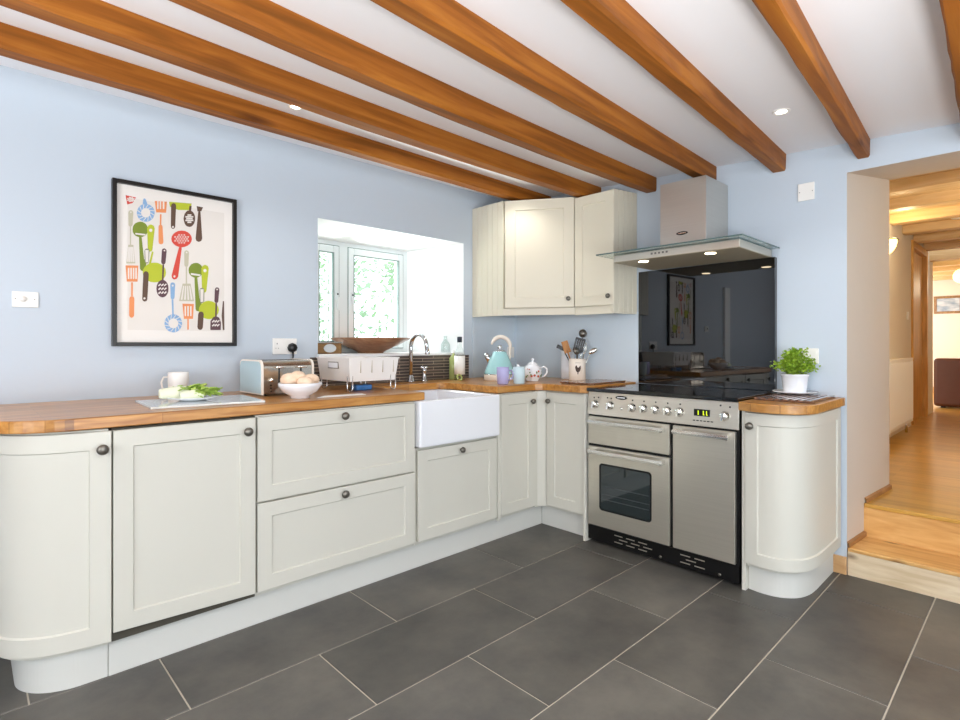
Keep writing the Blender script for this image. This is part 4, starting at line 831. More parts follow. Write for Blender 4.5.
PRINT=[('red',0,[(0.055,0.703),(0.097,0.7),(0.083,0.671),(0.062,0.661)]),('paper',2,[(0.065,0.689),(0.064,0.686),(0.062,0.686),(0.061,0.688),(0.062,0.691),(0.064,0.692)]),('paper',2,[(0.065,0.68),(0.064,0.677),(0.062,0.677),(0.061,0.679),(0.062,0.682),(0.064,0.682)]),('paper',2,[(0.071,0.69),(0.069,0.687),(0.067,0.687),(0.066,0.689),(0.067,0.692),(0.069,0.693)]),('paper',2,[(0.068,0.685),(0.067,0.682),(0.064,0.682),(0.063,0.684),(0.064,0.687),(0.067,0.687)]),('paper',2,[(0.071,0.681),(0.069,0.678),(0.067,0.677),(0.066,0.68),(0.067,0.683),(0.069,0.683)]),('paper',2,[(0.073,0.695),(0.072,0.692),(0.069,0.692),(0.068,0.694),(0.069,0.697),(0.072,0.698)]),('paper',2,[(0.076,0.691),(0.074,0.688),(0.072,0.688),(0.071,0.69),(0.072,0.693),(0.074,0.693)]),('paper',2,[(0.073,0.686),(0.072,0.683),(0.069,0.683),(0.068,0.685),(0.069,0.688),(0.072,0.688)]),('paper',2,[(0.076,0.682),(0.074,0.679),(0.072,0.678),(0.071,0.681),(0.072,0.684),(0.074,0.684)]),('paper',2,[(0.073,0.677),(0.072,0.674),(0.069,0.673),(0.068,0.676),(0.069,0.679),(0.072,0.679)]),('paper',2,[(0.078,0.696),(0.077,0.693),(0.075,0.693),(0.073,0.695),(0.075,0.698),(0.077,0.699)]),('paper',2,[(0.081,0.692),(0.08,0.689),(0.077,0.689),(0.076,0.691),(0.077,0.694),(0.08,0.694)]),('paper',2,[(0.078,0.687),(0.077,0.684),(0.075,0.684),(0.073,0.686),(0.075,0.689),(0.077,0.689)]),('paper',2,[(0.081,0.683),(0.08,0.68),(0.077,0.679),(0.076,0.682),(0.077,0.685),(0.08,0.685)]),('paper',2,[(0.078,0.678),(0.077,0.675),(0.075,0.674),(0.073,0.677),(0.075,0.68),(0.077,0.68)]),('paper',2,[(0.084,0.697),(0.082,0.694),(0.08,0.694),(0.079,0.696),(0.08,0.699),(0.082,0.7)]),('paper',2,[(0.086,0.693),(0.085,0.69),(0.082,0.69),(0.081,0.692),(0.082,0.695),(0.085,0.695)]),('paper',2,[(0.084,0.688),(0.082,0.685),(0.08,0.684),(0.079,0.687),(0.08,0.69),(0.082,0.69)]),('paper',2,[(0.086,0.684),(0.085,0.681),(0.082,0.68),(0.081,0.683),(0.082,0.686),(0.085,0.686)]),('paper',2,[(0.084,0.679),(0.082,0.676),(0.08,0.675),(0.079,0.678),(0.08,0.681),(0.082,0.681)]),('paper',2,[(0.091,0.694),(0.09,0.691),(0.088,0.691),(0.086,0.693),(0.088,0.696),(0.09,0.696)]),('paper',2,[(0.089,0.689),(0.088,0.686),(0.085,0.685),(0.084,0.688),(0.085,0.691),(0.088,0.691)]),('paper',2,[(0.091,0.685),(0.09,0.682),(0.088,0.681),(0.086,0.684),(0.088,0.687),(0.09,0.687)]),('blue',0,[(0.174,0.641),(0.172,0.627),(0.167,0.614),(0.158,0.603),(0.148,0.595),(0.137,0.592),(0.125,0.592),(0.115,0.596),(0.107,0.604),(0.102,0.616),(0.1,0.628),(0.102,0.642),(0.107,0.655),(0.115,0.666),(0.125,0.673),(0.137,0.678),(0.148,0.677),(0.158,0.673),(0.167,0.665),(0.172,0.654)]),('paper',1,[(0.156,0.638),(0.155,0.631),(0.153,0.624),(0.148,0.618),(0.143,0.614),(0.137,0.612),(0.131,0.612),(0.125,0.615),(0.121,0.619),(0.118,0.625),(0.117,0.631),(0.118,0.638),(0.121,0.645),(0.125,0.651),(0.131,0.655),(0.137,0.657),(0.143,0.657),(0.148,0.655),(0.153,0.65),(0.155,0.645)]),('paper',2,[(0.156,0.637),(0.17,0.627),(0.172,0.63),(0.158,0.639)]),('paper',2,[(0.153,0.625),(0.16,0.608),(0.162,0.609),(0.156,0.627)]),('paper',2,[(0.146,0.616),(0.143,0.596),(0.146,0.596),(0.148,0.616)]),('paper',2,[(0.136,0.612),(0.125,0.595),(0.127,0.593),(0.138,0.61)]),('paper',2,[(0.126,0.614),(0.11,0.604),(0.111,0.601),(0.127,0.611)]),('paper',2,[(0.119,0.621),(0.103,0.621),(0.102,0.618),(0.119,0.618)]),('paper',2,[(0.117,0.632),(0.104,0.642),(0.102,0.639),(0.116,0.63)]),('paper',2,[(0.12,0.644),(0.114,0.661),(0.111,0.659),(0.118,0.642)]),('paper',2,[(0.128,0.653),(0.13,0.673),(0.127,0.673),(0.125,0.653)]),('paper',2,[(0.138,0.657),(0.148,0.675),(0.146,0.676),(0.136,0.659)]),('paper',2,[(0.147,0.655),(0.163,0.666),(0.162,0.668),(0.146,0.658)]),('paper',2,[(0.154,0.648),(0.171,0.648),(0.172,0.651),(0.155,0.651)]),('blue',0,[(0.126,0.694),(0.127,0.699),(0.131,0.702),(0.135,0.701),(0.137,0.697),(0.143,0.68),(0.141,0.672),(0.134,0.667),(0.128,0.668),(0.124,0.675)]),('orange',0,[(0.211,0.506),(0.208,0.497),(0.201,0.493),(0.193,0.495),(0.19,0.503),(0.19,0.578),(0.193,0.585),(0.198,0.589),(0.204,0.587),(0.207,0.581)]),('orange',0,[(0.202,0.589),(0.203,0.639),(0.196,0.638),(0.195,0.588)]),('orange',0,[(0.174,0.698),(0.226,0.704),(0.222,0.649),(0.18,0.644)]),('paper',1,[(0.184,0.701),(0.184,0.661),(0.19,0.662),(0.19,0.702)]),('paper',1,[(0.195,0.703),(0.195,0.663),(0.201,0.664),(0.201,0.705)]),('paper',1,[(0.208,0.706),(0.208,0.665),(0.215,0.667),(0.215,0.707)]),('lime',0,[(0.235,0.705),(0.336,0.715),(0.331,0.681),(0.276,0.672),(0.239,0.682)]),('brown',1,[(0.244,0.688),(0.247,0.697),(0.255,0.702),(0.263,0.7),(0.266,0.692),(0.262,0.587),(0.259,0.579),(0.252,0.575),(0.246,0.578),(0.243,0.585)]),('paper',2,[(0.257,0.586),(0.255,0.582),(0.252,0.58),(0.249,0.581),(0.248,0.584),(0.249,0.588),(0.252,0.59),(0.255,0.589)]),('brown',1,[(0.326,0.702),(0.323,0.674),(0.333,0.674),(0.336,0.702)]),('brown',1,[(0.352,0.642),(0.351,0.629),(0.347,0.616),(0.341,0.606),(0.334,0.599),(0.326,0.596),(0.317,0.597),(0.31,0.601),(0.304,0.61),(0.301,0.621),(0.299,0.633),(0.301,0.646),(0.304,0.658),(0.31,0.668),(0.317,0.676),(0.326,0.679),(0.334,0.678),(0.341,0.674),(0.347,0.666),(0.351,0.655)]),('paper',2,[(0.315,0.645),(0.313,0.64),(0.309,0.64),(0.307,0.643),(0.309,0.648),(0.313,0.648)]),('paper',2,[(0.315,0.627),(0.313,0.623),(0.309,0.622),(0.307,0.626),(0.309,0.63),(0.313,0.63)]),('paper',2,[(0.321,0.646),(0.319,0.641),(0.315,0.641),(0.313,0.644),(0.315,0.649),(0.319,0.649)]),('paper',2,[(0.318,0.636),(0.316,0.632),(0.312,0.631),(0.31,0.635),(0.312,0.639),(0.316,0.64)]),('paper',2,[(0.321,0.628),(0.319,0.623),(0.315,0.623),(0.313,0.626),(0.315,0.631),(0.319,0.631)]),('paper',2,[(0.324,0.655),(0.322,0.651),(0.318,0.65),(0.316,0.654),(0.318,0.658),(0.322,0.659)]),('paper',2,[(0.327,0.647),(0.325,0.642),(0.321,0.642),(0.319,0.645),(0.321,0.65),(0.325,0.65)]),('paper',2,[(0.324,0.637),(0.322,0.633),(0.318,0.632),(0.316,0.636),(0.318,0.64),(0.322,0.641)]),('paper',2,[(0.327,0.629),(0.325,0.624),(0.321,0.624),(0.319,0.627),(0.321,0.632),(0.325,0.632)]),('paper',2,[(0.324,0.619),(0.322,0.615),(0.318,0.614),(0.316,0.618),(0.318,0.622),(0.322,0.623)]),('paper',2,[(0.329,0.656),(0.328,0.652),(0.324,0.651),(0.322,0.655),(0.324,0.659),(0.328,0.66)]),('paper',2,[(0.332,0.648),(0.331,0.643),(0.327,0.643),(0.325,0.646),(0.327,0.651),(0.331,0.651)]),('paper',2,[(0.329,0.638),(0.328,0.634),(0.324,0.633),(0.322,0.637),(0.324,0.641),(0.328,0.642)]),('paper',2,[(0.332,0.63),(0.331,0.625),(0.327,0.625),(0.325,0.628),(0.327,0.633),(0.331,0.633)]),('paper',2,[(0.329,0.62),(0.328,0.616),(0.324,0.615),(0.322,0.619),(0.324,0.623),(0.328,0.624)]),('paper',2,[(0.335,0.657),(0.334,0.653),(0.33,0.652),(0.328,0.656),(0.33,0.66),(0.334,0.661)]),('paper',2,[(0.338,0.649),(0.336,0.644),(0.333,0.644),(0.331,0.647),(0.333,0.652),(0.336,0.652)]),('paper',2,[(0.335,0.639),(0.334,0.635),(0.33,0.634),(0.328,0.638),(0.33,0.642),(0.334,0.643)]),('paper',2,[(0.338,0.631),(0.336,0.626),(0.333,0.626),(0.331,0.629),(0.333,0.634),(0.336,0.634)]),('paper',2,[(0.335,0.621),(0.334,0.617),(0.33,0.616),(0.328,0.62),(0.33,0.624),(0.334,0.625)]),('paper',2,[(0.344,0.65),(0.342,0.645),(0.339,0.645),(0.337,0.648),(0.339,0.653),(0.342,0.653)]),('paper',2,[(0.341,0.64),(0.339,0.636),(0.336,0.635),(0.334,0.639),(0.336,0.643),(0.339,0.644)]),('paper',2,[(0.344,0.632),(0.342,0.627),(0.339,0.627),(0.337,0.63),(0.339,0.635),(0.342,0.635)]),('brown',0,[(0.359,0.706),(0.389,0.705),(0.38,0.683),(0.363,0.68)]),('brown',0,[(0.366,0.676),(0.368,0.681),(0.372,0.683),(0.375,0.682),(0.377,0.678),(0.385,0.546),(0.38,0.533),(0.369,0.527),(0.358,0.531),(0.354,0.542)]),('beige',0,[(0.066,0.624),(0.069,0.633),(0.076,0.637),(0.083,0.635),(0.086,0.627),(0.083,0.569),(0.08,0.563),(0.075,0.559),(0.069,0.561),(0.067,0.567)]),('paper',1,[(0.079,0.627),(0.078,0.624),(0.076,0.623),(0.074,0.624),(0.073,0.626),(0.074,0.629),(0.076,0.631),(0.078,0.63)]),('beige',0,[(0.072,0.559),(0.072,0.475),(0.077,0.475),(0.077,0.56)]),('beige',0,[(0.066,0.474),(0.086,0.476),(0.094,0.39),(0.058,0.386)]),('paper',1,[(0.066,0.464),(0.06,0.394),(0.067,0.394),(0.071,0.464)]),('paper',1,[(0.071,0.464),(0.068,0.394),(0.075,0.395),(0.076,0.465)]),('paper',1,[(0.076,0.465),(0.077,0.395),(0.083,0.396),(0.081,0.466)]),('paper',1,[(0.081,0.465),(0.085,0.395),(0.091,0.397),(0.086,0.466)]),('olive',0,[(0.146,0.557),(0.144,0.545),(0.14,0.534),(0.133,0.525),(0.124,0.519),(0.114,0.515),(0.104,0.516),(0.095,0.52),(0.088,0.527),(0.084,0.536),(0.083,0.547),(0.084,0.559),(0.088,0.57),(0.095,0.579),(0.104,0.585),(0.114,0.589),(0.124,0.589),(0.133,0.585),(0.14,0.578),(0.144,0.568)]),('paper',1,[(0.094,0.533),(0.136,0.534),(0.133,0.526),(0.094,0.526)]),('olive',0,[(0.109,0.512),(0.11,0.517),(0.114,0.519),(0.118,0.518),(0.12,0.514),(0.134,0.37),(0.131,0.361),(0.124,0.357),(0.117,0.359),(0.113,0.367)]),('olive',0,[(0.135,0.365),(0.131,0.358),(0.124,0.357),(0.119,0.361),(0.118,0.369),(0.137,0.434),(0.139,0.437),(0.141,0.437),(0.143,0.436),(0.144,0.433)]),('lime',0,[(0.142,0.562),(0.147,0.576),(0.159,0.583),(0.17,0.578),(0.174,0.566),(0.164,0.463),(0.161,0.456),(0.154,0.452),(0.148,0.455),(0.145,0.462)]),('paper',1,[(0.164,0.556),(0.163,0.551),(0.16,0.547),(0.155,0.547),(0.152,0.549),(0.15,0.554),(0.152,0.558),(0.155,0.562),(0.16,0.562),(0.163,0.56)]),('lime',0,[(0.222,0.359),(0.22,0.344),(0.213,0.33),(0.202,0.318),(0.188,0.31),(0.173,0.307),(0.157,0.308),(0.144,0.313),(0.133,0.323),(0.126,0.336),(0.124,0.35),(0.126,0.365),(0.133,0.379),(0.144,0.39),(0.157,0.399),(0.173,0.402),(0.188,0.402),(0.202,0.396),(0.213,0.387),(0.22,0.374)]),('lime',1,[(0.146,0.331),(0.169,0.453),(0.162,0.454),(0.137,0.333)]),('grey',1,[(0.131,0.453),(0.134,0.462),(0.141,0.466),(0.149,0.464),(0.152,0.456),(0.15,0.407),(0.148,0.399),(0.141,0.395),(0.135,0.398),(0.132,0.405)]),('paper',2,[(0.134,0.458),(0.136,0.4),(0.147,0.401),(0.148,0.459)]),('brown',2,[(0.126,0.344),(0.13,0.354),(0.138,0.358),(0.146,0.354),(0.149,0.345),(0.143,0.225),(0.14,0.216),(0.132,0.213),(0.125,0.216),(0.122,0.224)]),('paper',3,[(0.136,0.229),(0.134,0.225),(0.131,0.223),(0.128,0.224),(0.126,0.228),(0.128,0.232),(0.131,0.234),(0.134,0.232)]),('plum',0,[(0.204,0.463),(0.207,0.472),(0.215,0.476),(0.222,0.472),(0.225,0.464),(0.22,0.408),(0.217,0.4),(0.21,0.397),(0.204,0.4),(0.201,0.408)]),('paper',1,[(0.219,0.465),(0.218,0.462),(0.215,0.461),(0.213,0.462),(0.211,0.464),(0.213,0.467),(0.215,0.469),(0.218,0.468)]),('plum',0,[(0.207,0.397),(0.204,0.311),(0.211,0.311),(0.214,0.397)]),('plum',0,[(0.233,0.282),(0.232,0.268),(0.228,0.256),(0.222,0.246),(0.215,0.24),(0.207,0.237),(0.199,0.239),(0.191,0.244),(0.186,0.253),(0.182,0.265),(0.181,0.278),(0.182,0.291),(0.186,0.303),(0.191,0.313),(0.199,0.32),(0.207,0.323),(0.215,0.321),(0.222,0.316),(0.228,0.307),(0.232,0.295)]),('paper',1,[(0.192,0.29),(0.201,0.3),(0.198,0.304),(0.188,0.294)]),('paper',1,[(0.192,0.271),(0.201,0.281),(0.198,0.286),(0.188,0.276)]),('paper',1,[(0.192,0.252),(0.201,0.262),(0.198,0.267),(0.188,0.257)]),('paper',1,[(0.204,0.291),(0.213,0.301),(0.21,0.305),(0.2,0.295)]),('paper',1,[(0.204,0.272),(0.213,0.282),(0.21,0.287),(0.2,0.276)]),('paper',1,[(0.204,0.253),(0.213,0.263),(0.21,0.268),(0.2,0.258)]),('paper',1,[(0.216,0.292),(0.225,0.302),(0.222,0.306),(0.212,0.296)]),('paper',1,[(0.216,0.273),(0.225,0.283),(0.222,0.287),(0.212,0.277)]),('paper',1,[(0.216,0.254),(0.225,0.264),(0.222,0.269),(0.212,0.259)]),('red',0,[(0.337,0.538),(0.335,0.525),(0.328,0.512),(0.318,0.502),(0.305,0.494),(0.291,0.49),(0.276,0.491),(0.264,0.495),(0.254,0.503),(0.247,0.513),(0.245,0.525),(0.247,0.538),(0.254,0.551),(0.264,0.561),(0.276,0.569),(0.291,0.573),(0.305,0.573),(0.318,0.569),(0.328,0.561),(0.335,0.55)]),('paper',2,[(0.265,0.538),(0.263,0.534),(0.26,0.533),(0.258,0.537),(0.26,0.541),(0.263,0.541)]),('paper',2,[(0.265,0.519),(0.263,0.515),(0.26,0.514),(0.258,0.518),(0.26,0.521),(0.263,0.522)]),('paper',2,[(0.277,0.539),(0.275,0.535),(0.271,0.535),(0.27,0.538),(0.271,0.542),(0.275,0.543)]),('paper',2,[(0.271,0.529),(0.269,0.525),(0.266,0.525),(0.264,0.528),(0.266,0.532),(0.269,0.532)]),('paper',2,[(0.277,0.52),(0.275,0.516),(0.271,0.516),(0.27,0.519),(0.271,0.523),(0.275,0.523)]),('paper',2,[(0.282,0.55),(0.281,0.546),(0.277,0.545),(0.276,0.549),(0.277,0.553),(0.281,0.553)]),('paper',2,[(0.288,0.541),(0.286,0.537),(0.283,0.537),(0.281,0.54),(0.283,0.544),(0.286,0.544)]),('paper',2,[(0.282,0.531),(0.281,0.527),(0.277,0.526),(0.276,0.53),(0.277,0.533),(0.281,0.534)]),('paper',2,[(0.288,0.522),(0.286,0.518),(0.283,0.517),(0.281,0.521),(0.283,0.525),(0.286,0.525)]),('paper',2,[(0.282,0.511),(0.281,0.507),(0.277,0.507),(0.276,0.51),(0.277,0.514),(0.281,0.515)]),('paper',2,[(0.294,0.551),(0.292,0.548),(0.289,0.547),(0.287,0.55),(0.289,0.554),(0.292,0.555)]),('paper',2,[(0.3,0.543),(0.298,0.539),(0.295,0.538),(0.293,0.542),(0.295,0.546),(0.298,0.546)]),('paper',2,[(0.294,0.532),(0.292,0.528),(0.289,0.528),(0.287,0.531),(0.289,0.535),(0.292,0.536)]),('paper',2,[(0.3,0.523),(0.298,0.519),(0.295,0.519),(0.293,0.522),(0.295,0.526),(0.298,0.527)]),('paper',2,[(0.294,0.513),(0.292,0.509),(0.289,0.508),(0.287,0.512),(0.289,0.516),(0.292,0.516)]),('paper',2,[(0.306,0.553),(0.304,0.549),(0.301,0.549),(0.299,0.552),(0.301,0.556),(0.304,0.557)]),('paper',2,[(0.312,0.544),(0.31,0.54),(0.306,0.54),(0.305,0.543),(0.306,0.547),(0.31,0.548)]),('paper',2,[(0.306,0.534),(0.304,0.53),(0.301,0.529),(0.299,0.533),(0.301,0.537),(0.304,0.537)]),('paper',2,[(0.312,0.525),(0.31,0.521),(0.306,0.52),(0.305,0.524),(0.306,0.528),(0.31,0.528)]),('paper',2,[(0.306,0.514),(0.304,0.51),(0.301,0.51),(0.299,0.513),(0.301,0.517),(0.304,0.518)]),('paper',2,[(0.323,0.546),(0.322,0.542),(0.318,0.541),(0.316,0.545),(0.318,0.549),(0.322,0.549)]),('paper',2,[(0.318,0.535),(0.316,0.531),(0.312,0.531),(0.31,0.534),(0.312,0.538),(0.316,0.539)]),('paper',2,[(0.323,0.526),(0.322,0.522),(0.318,0.522),(0.316,0.525),(0.318,0.529),(0.322,0.53)]),('red',0,[(0.278,0.486),(0.281,0.491),(0.286,0.493),(0.29,0.49),(0.291,0.485),(0.275,0.343),(0.268,0.332),(0.257,0.328),(0.248,0.335),(0.246,0.347)]),('paper',1,[(0.263,0.344),(0.262,0.34),(0.259,0.338),(0.255,0.339),(0.254,0.343),(0.255,0.347),(0.259,0.349),(0.262,0.348)]),('beige',0,[(0.302,0.465),(0.305,0.474),(0.313,0.478),(0.321,0.475),(0.324,0.467),(0.321,0.406),(0.318,0.398),(0.312,0.395),(0.306,0.397),(0.303,0.404)]),('paper',1,[(0.317,0.467),(0.316,0.464),(0.313,0.463),(0.31,0.464),(0.309,0.467),(0.31,0.47),(0.313,0.471),(0.316,0.47)]),('beige',0,[(0.309,0.395),(0.309,0.312),(0.315,0.313),(0.315,0.395)]),('beige',0,[(0.295,0.311),(0.331,0.314),(0.347,0.227),(0.279,0.224)]),('paper',1,[(0.297,0.301),(0.287,0.231),(0.294,0.231),(0.302,0.3)]),('paper',1,[(0.306,0.301),(0.302,0.232),(0.309,0.232),(0.311,0.301)]),('paper',1,[(0.315,0.301),(0.317,0.232),(0.324,0.233),(0.32,0.302)]),('paper',1,[(0.324,0.302),(0.332,0.233),(0.34,0.235),(0.329,0.303)]),('olive',0,[(0.389,0.386),(0.387,0.374),(0.382,0.363),(0.375,0.354),(0.365,0.348),(0.355,0.345),(0.345,0.346),(0.335,0.351),(0.328,0.358),(0.323,0.368),(0.322,0.38),(0.323,0.391),(0.328,0.402),(0.335,0.411),(0.345,0.417),(0.355,0.42),(0.365,0.42),(0.375,0.415),(0.382,0.408),(0.387,0.398)]),('paper',1,[(0.332,0.367),(0.377,0.364),(0.374,0.355),(0.332,0.358)]),('olive',0,[(0.349,0.343),(0.351,0.348),(0.355,0.351),(0.36,0.349),(0.362,0.345),(0.377,0.191),(0.375,0.181),(0.367,0.177),(0.358,0.179),(0.354,0.188)]),('olive',0,[(0.379,0.186),(0.374,0.179),(0.367,0.177),(0.36,0.181),(0.358,0.19),(0.379,0.265),(0.381,0.268),(0.383,0.269),(0.386,0.267),(0.387,0.264)]),('lime',0,[(0.381,0.396),(0.387,0.409),(0.399,0.415),(0.411,0.41),(0.416,0.398),(0.405,0.284),(0.401,0.276),(0.394,0.272),(0.387,0.275),(0.384,0.283)]),('paper',1,[(0.406,0.386),(0.404,0.381),(0.4,0.378),(0.395,0.377),(0.391,0.38),(0.39,0.385),(0.391,0.39),(0.395,0.393),(0.4,0.394),(0.404,0.391)]),('lime',0,[(0.465,0.188),(0.462,0.173),(0.455,0.16),(0.445,0.149),(0.431,0.142),(0.416,0.139),(0.402,0.141),(0.388,0.147),(0.378,0.157),(0.371,0.17),(0.369,0.184),(0.371,0.198),(0.378,0.211),(0.388,0.222),(0.402,0.23),(0.416,0.233),(0.431,0.231),(0.445,0.225),(0.455,0.215),(0.462,0.203)]),('grey',1,[(0.372,0.283),(0.375,0.293),(0.383,0.297),(0.392,0.294),(0.395,0.285),(0.394,0.231),(0.391,0.223),(0.383,0.22),(0.376,0.223),(0.373,0.23)]),('paper',2,[(0.376,0.289),(0.377,0.225),(0.39,0.226),(0.391,0.29)]),('brown',2,[(0.366,0.164),(0.37,0.173),(0.38,0.177),(0.389,0.173),(0.392,0.163),(0.388,0.097),(0.384,0.087),(0.374,0.083),(0.365,0.088),(0.362,0.098)]),('plum',0,[(0.445,0.293),(0.449,0.302),(0.456,0.305),(0.464,0.302),(0.467,0.294),(0.462,0.233),(0.459,0.226),(0.452,0.223),(0.446,0.226),(0.443,0.233)]),('paper',1,[(0.46,0.294),(0.459,0.291),(0.456,0.289),(0.454,0.29),(0.452,0.293),(0.454,0.297),(0.456,0.298),(0.459,0.297)]),('plum',0,[(0.448,0.223),(0.446,0.145),(0.454,0.145),(0.456,0.223)]),('plum',0,[(0.423,0.094),(0.424,0.13),(0.438,0.151),(0.452,0.156),(0.467,0.148),(0.475,0.124),(0.474,0.085),(0.424,0.084)]),('paper',1,[(0.434,0.122),(0.445,0.132),(0.441,0.137),(0.43,0.126)]),('paper',1,[(0.434,0.102),(0.445,0.112),(0.441,0.117),(0.43,0.106)]),('paper',1,[(0.446,0.122),(0.457,0.132),(0.453,0.137),(0.442,0.127)]),('paper',1,[(0.446,0.102),(0.457,0.112),(0.453,0.117),(0.442,0.107)]),('paper',1,[(0.458,0.122),(0.469,0.133),(0.465,0.137),(0.454,0.127)]),('paper',1,[(0.458,0.102),(0.469,0.113),(0.465,0.117),(0.454,0.107)]),('orange',0,[(0.07,0.224),(0.073,0.232),(0.08,0.236),(0.087,0.233),(0.09,0.224),(0.089,0.146),(0.086,0.138),(0.079,0.134),(0.072,0.138),(0.069,0.146)]),('orange',0,[(0.077,0.3),(0.077,0.236),(0.084,0.236),(0.084,0.301)]),('orange',0,[(0.055,0.377),(0.106,0.381),(0.103,0.305),(0.06,0.302)]),('paper',1,[(0.064,0.366),(0.064,0.315),(0.07,0.315),(0.07,0.367)]),('paper',1,[(0.074,0.367),(0.074,0.316),(0.08,0.316),(0.08,0.368)]),('paper',1,[(0.084,0.368),(0.084,0.316),(0.09,0.317),(0.09,0.369)]),('paper',1,[(0.094,0.369),(0.094,0.317),(0.1,0.318),(0.1,0.37)]),('blue',0,[(0.24,0.301),(0.243,0.31),(0.251,0.314),(0.259,0.311),(0.262,0.303),(0.259,0.24),(0.256,0.233),(0.25,0.23),(0.244,0.233),(0.242,0.239)]),('paper',1,[(0.255,0.298),(0.254,0.295),(0.251,0.293),(0.248,0.294),(0.247,0.298),(0.248,0.301),(0.251,0.303),(0.254,0.302)]),('blue',0,[(0.246,0.23),(0.249,0.151),(0.256,0.152),(0.254,0.23)]),('blue',0,[(0.293,0.114),(0.291,0.101),(0.285,0.088),(0.277,0.078),(0.266,0.071),(0.254,0.069),(0.242,0.071),(0.231,0.077),(0.222,0.087),(0.217,0.099),(0.215,0.112),(0.217,0.126),(0.222,0.138),(0.231,0.148),(0.242,0.155),(0.254,0.158),(0.266,0.156),(0.277,0.15),(0.285,0.141),(0.291,0.128)]),('paper',1,[(0.276,0.114),(0.275,0.106),(0.271,0.099),(0.267,0.094),(0.26,0.09),(0.254,0.089),(0.247,0.09),(0.241,0.093),(0.236,0.099),(0.233,0.105),(0.232,0.113),(0.233,0.12),(0.236,0.127),(0.241,0.133),(0.247,0.136),(0.254,0.138),(0.26,0.137),(0.267,0.134),(0.271,0.128),(0.275,0.122)]),('paper',2,[(0.276,0.113),(0.289,0.101),(0.291,0.103),(0.278,0.115)]),('paper',2,[(0.272,0.1),(0.278,0.082),(0.281,0.084),(0.275,0.102)]),('paper',2,[(0.264,0.092),(0.261,0.073),(0.264,0.072),(0.267,0.091)]),('paper',2,[(0.253,0.089),(0.241,0.074),(0.244,0.072),(0.255,0.087)]),('paper',2,[(0.242,0.092),(0.226,0.086),(0.227,0.083),(0.243,0.089)]),('paper',2,[(0.234,0.102),(0.217,0.105),(0.217,0.102),(0.234,0.098)]),('paper',2,[(0.232,0.114),(0.219,0.126),(0.217,0.123),(0.23,0.111)]),('paper',2,[(0.235,0.126),(0.229,0.144),(0.227,0.143),(0.232,0.125)]),('paper',2,[(0.244,0.135),(0.247,0.154),(0.244,0.154),(0.241,0.136)]),('paper',2,[(0.255,0.138),(0.266,0.153),(0.264,0.155),(0.253,0.14)]),('paper',2,[(0.266,0.135),(0.282,0.142),(0.281,0.145),(0.265,0.138)]),('paper',2,[(0.273,0.125),(0.291,0.122),(0.291,0.126),(0.274,0.128)]),('orange',0,[(0.294,0.212),(0.346,0.213),(0.342,0.138),(0.301,0.137)]),('orange',0,[(0.316,0.137),(0.316,0.083),(0.323,0.084),(0.323,0.137)]),('paper',1,[(0.304,0.2),(0.304,0.151),(0.31,0.151),(0.31,0.2)]),('paper',1,[(0.316,0.201),(0.316,0.151),(0.323,0.151),(0.323,0.201)]),('paper',1,[(0.329,0.201),(0.329,0.152),(0.335,0.152),(0.335,0.202)]),('brown',0,[(0.484,0.235),(0.49,0.235),(0.492,0.085),(0.484,0.085),(0.478,0.16)])]
# ------------------------------------------------------------------ framed print
t = thing('framed_print', 'black framed print of colourful kitchen utensils on the blue wall', 'framed picture', (-2.46, 0, 1.15))
mb = MB(); hole(mb, -2.734, -2.186, 1.152, 1.920, .018, -.030, -.001); mb.build('frame', M['frame_black'], t, bevel=.002)
mb = MB(); inks = ['mount', 'paper']+['ink_'+k for k in ('red', 'blue', 'orange', 'lime', 'olive', 'brown', 'beige', 'plum', 'grey')]
mb.box(-2.717, -2.203, -.0100, -.004, 1.169, 1.903, 0)
def flat(P, y, mi): mb.add([(a, y, b) for a, b in P], [list(range(len(P)))], mi)
flat([(-2.672, 1.228), (-2.244, 1.228), (-2.244, 1.843), (-2.672, 1.843)], -.0103, 1)
for k, (c, lay, P) in enumerate(PRINT):
    mi = 1 if c == 'paper' else inks.index('ink_'+c)
    P = [(a-2.735, b+1.15) for a, b in P]
    ar = sum(P[i][0]*P[(i+1) % len(P)][1]-P[(i+1) % len(P)][0]*P[i][1] for i in range(len(P)))
    if ar < 0: P = P[::-1]
    flat(P, -.0108-.0003*lay-.000004*k, mi)
mb.build('print', [M[i] for i in inks], t)

# ------------------------------------------------------------------ switches and sockets
def plate(name, label, cat, c, n, w, h):
    """n: 'y' plate on the window wall, 'x' on the cooker wall; returns thing and a local box maker"""
    t = thing(name, label, cat, c)
    def bx(a0, a1, z0, z1, d0, d1, mb):
        if n == 'y': mb.box(c[0]+a0, c[0]+a1, -d0, -d1, c[2]+z0, c[2]+z1)
        else: mb.box(-d0, -d1, c[1]-a0, c[1]-a1, c[2]+z0, c[2]+z1)
        return mb
    bx(-w/2, w/2, -h/2, h/2, .001, .009, MB()).build('plate', M['white'], t, bevel=.003)
    return t, bx
t, bx = plate('dimmer_switch', 'white dimmer switch plate left of the framed print', 'light switch', (-3.036, 0, 1.348), 'y', .086, .066)
MB().lathe([(0, 0), (.012, 0), (.011, .012), (0, .014)], (-3.043, -.009, 1.35), 20, axis=(0, -1, 0)).build('dial', M['white'], t)
bx(.008, .022, -.004, .006, .009, .012, MB()).build('rocker', M['white'], t, bevel=.001)
for x in (-3.068, -3.006): MB().lathe([(0, 0), (.0022, 0), (.0022, .001), (0, .001)], (x, -.009, 1.35), 10, axis=(0, -1, 0)).build('screw', M['pewter'], t)
t, bx = plate('wall_socket', 'white double wall socket above the toaster', 'socket', (-1.918, 0, 1.150), 'y', .140, .090)
mb = MB()
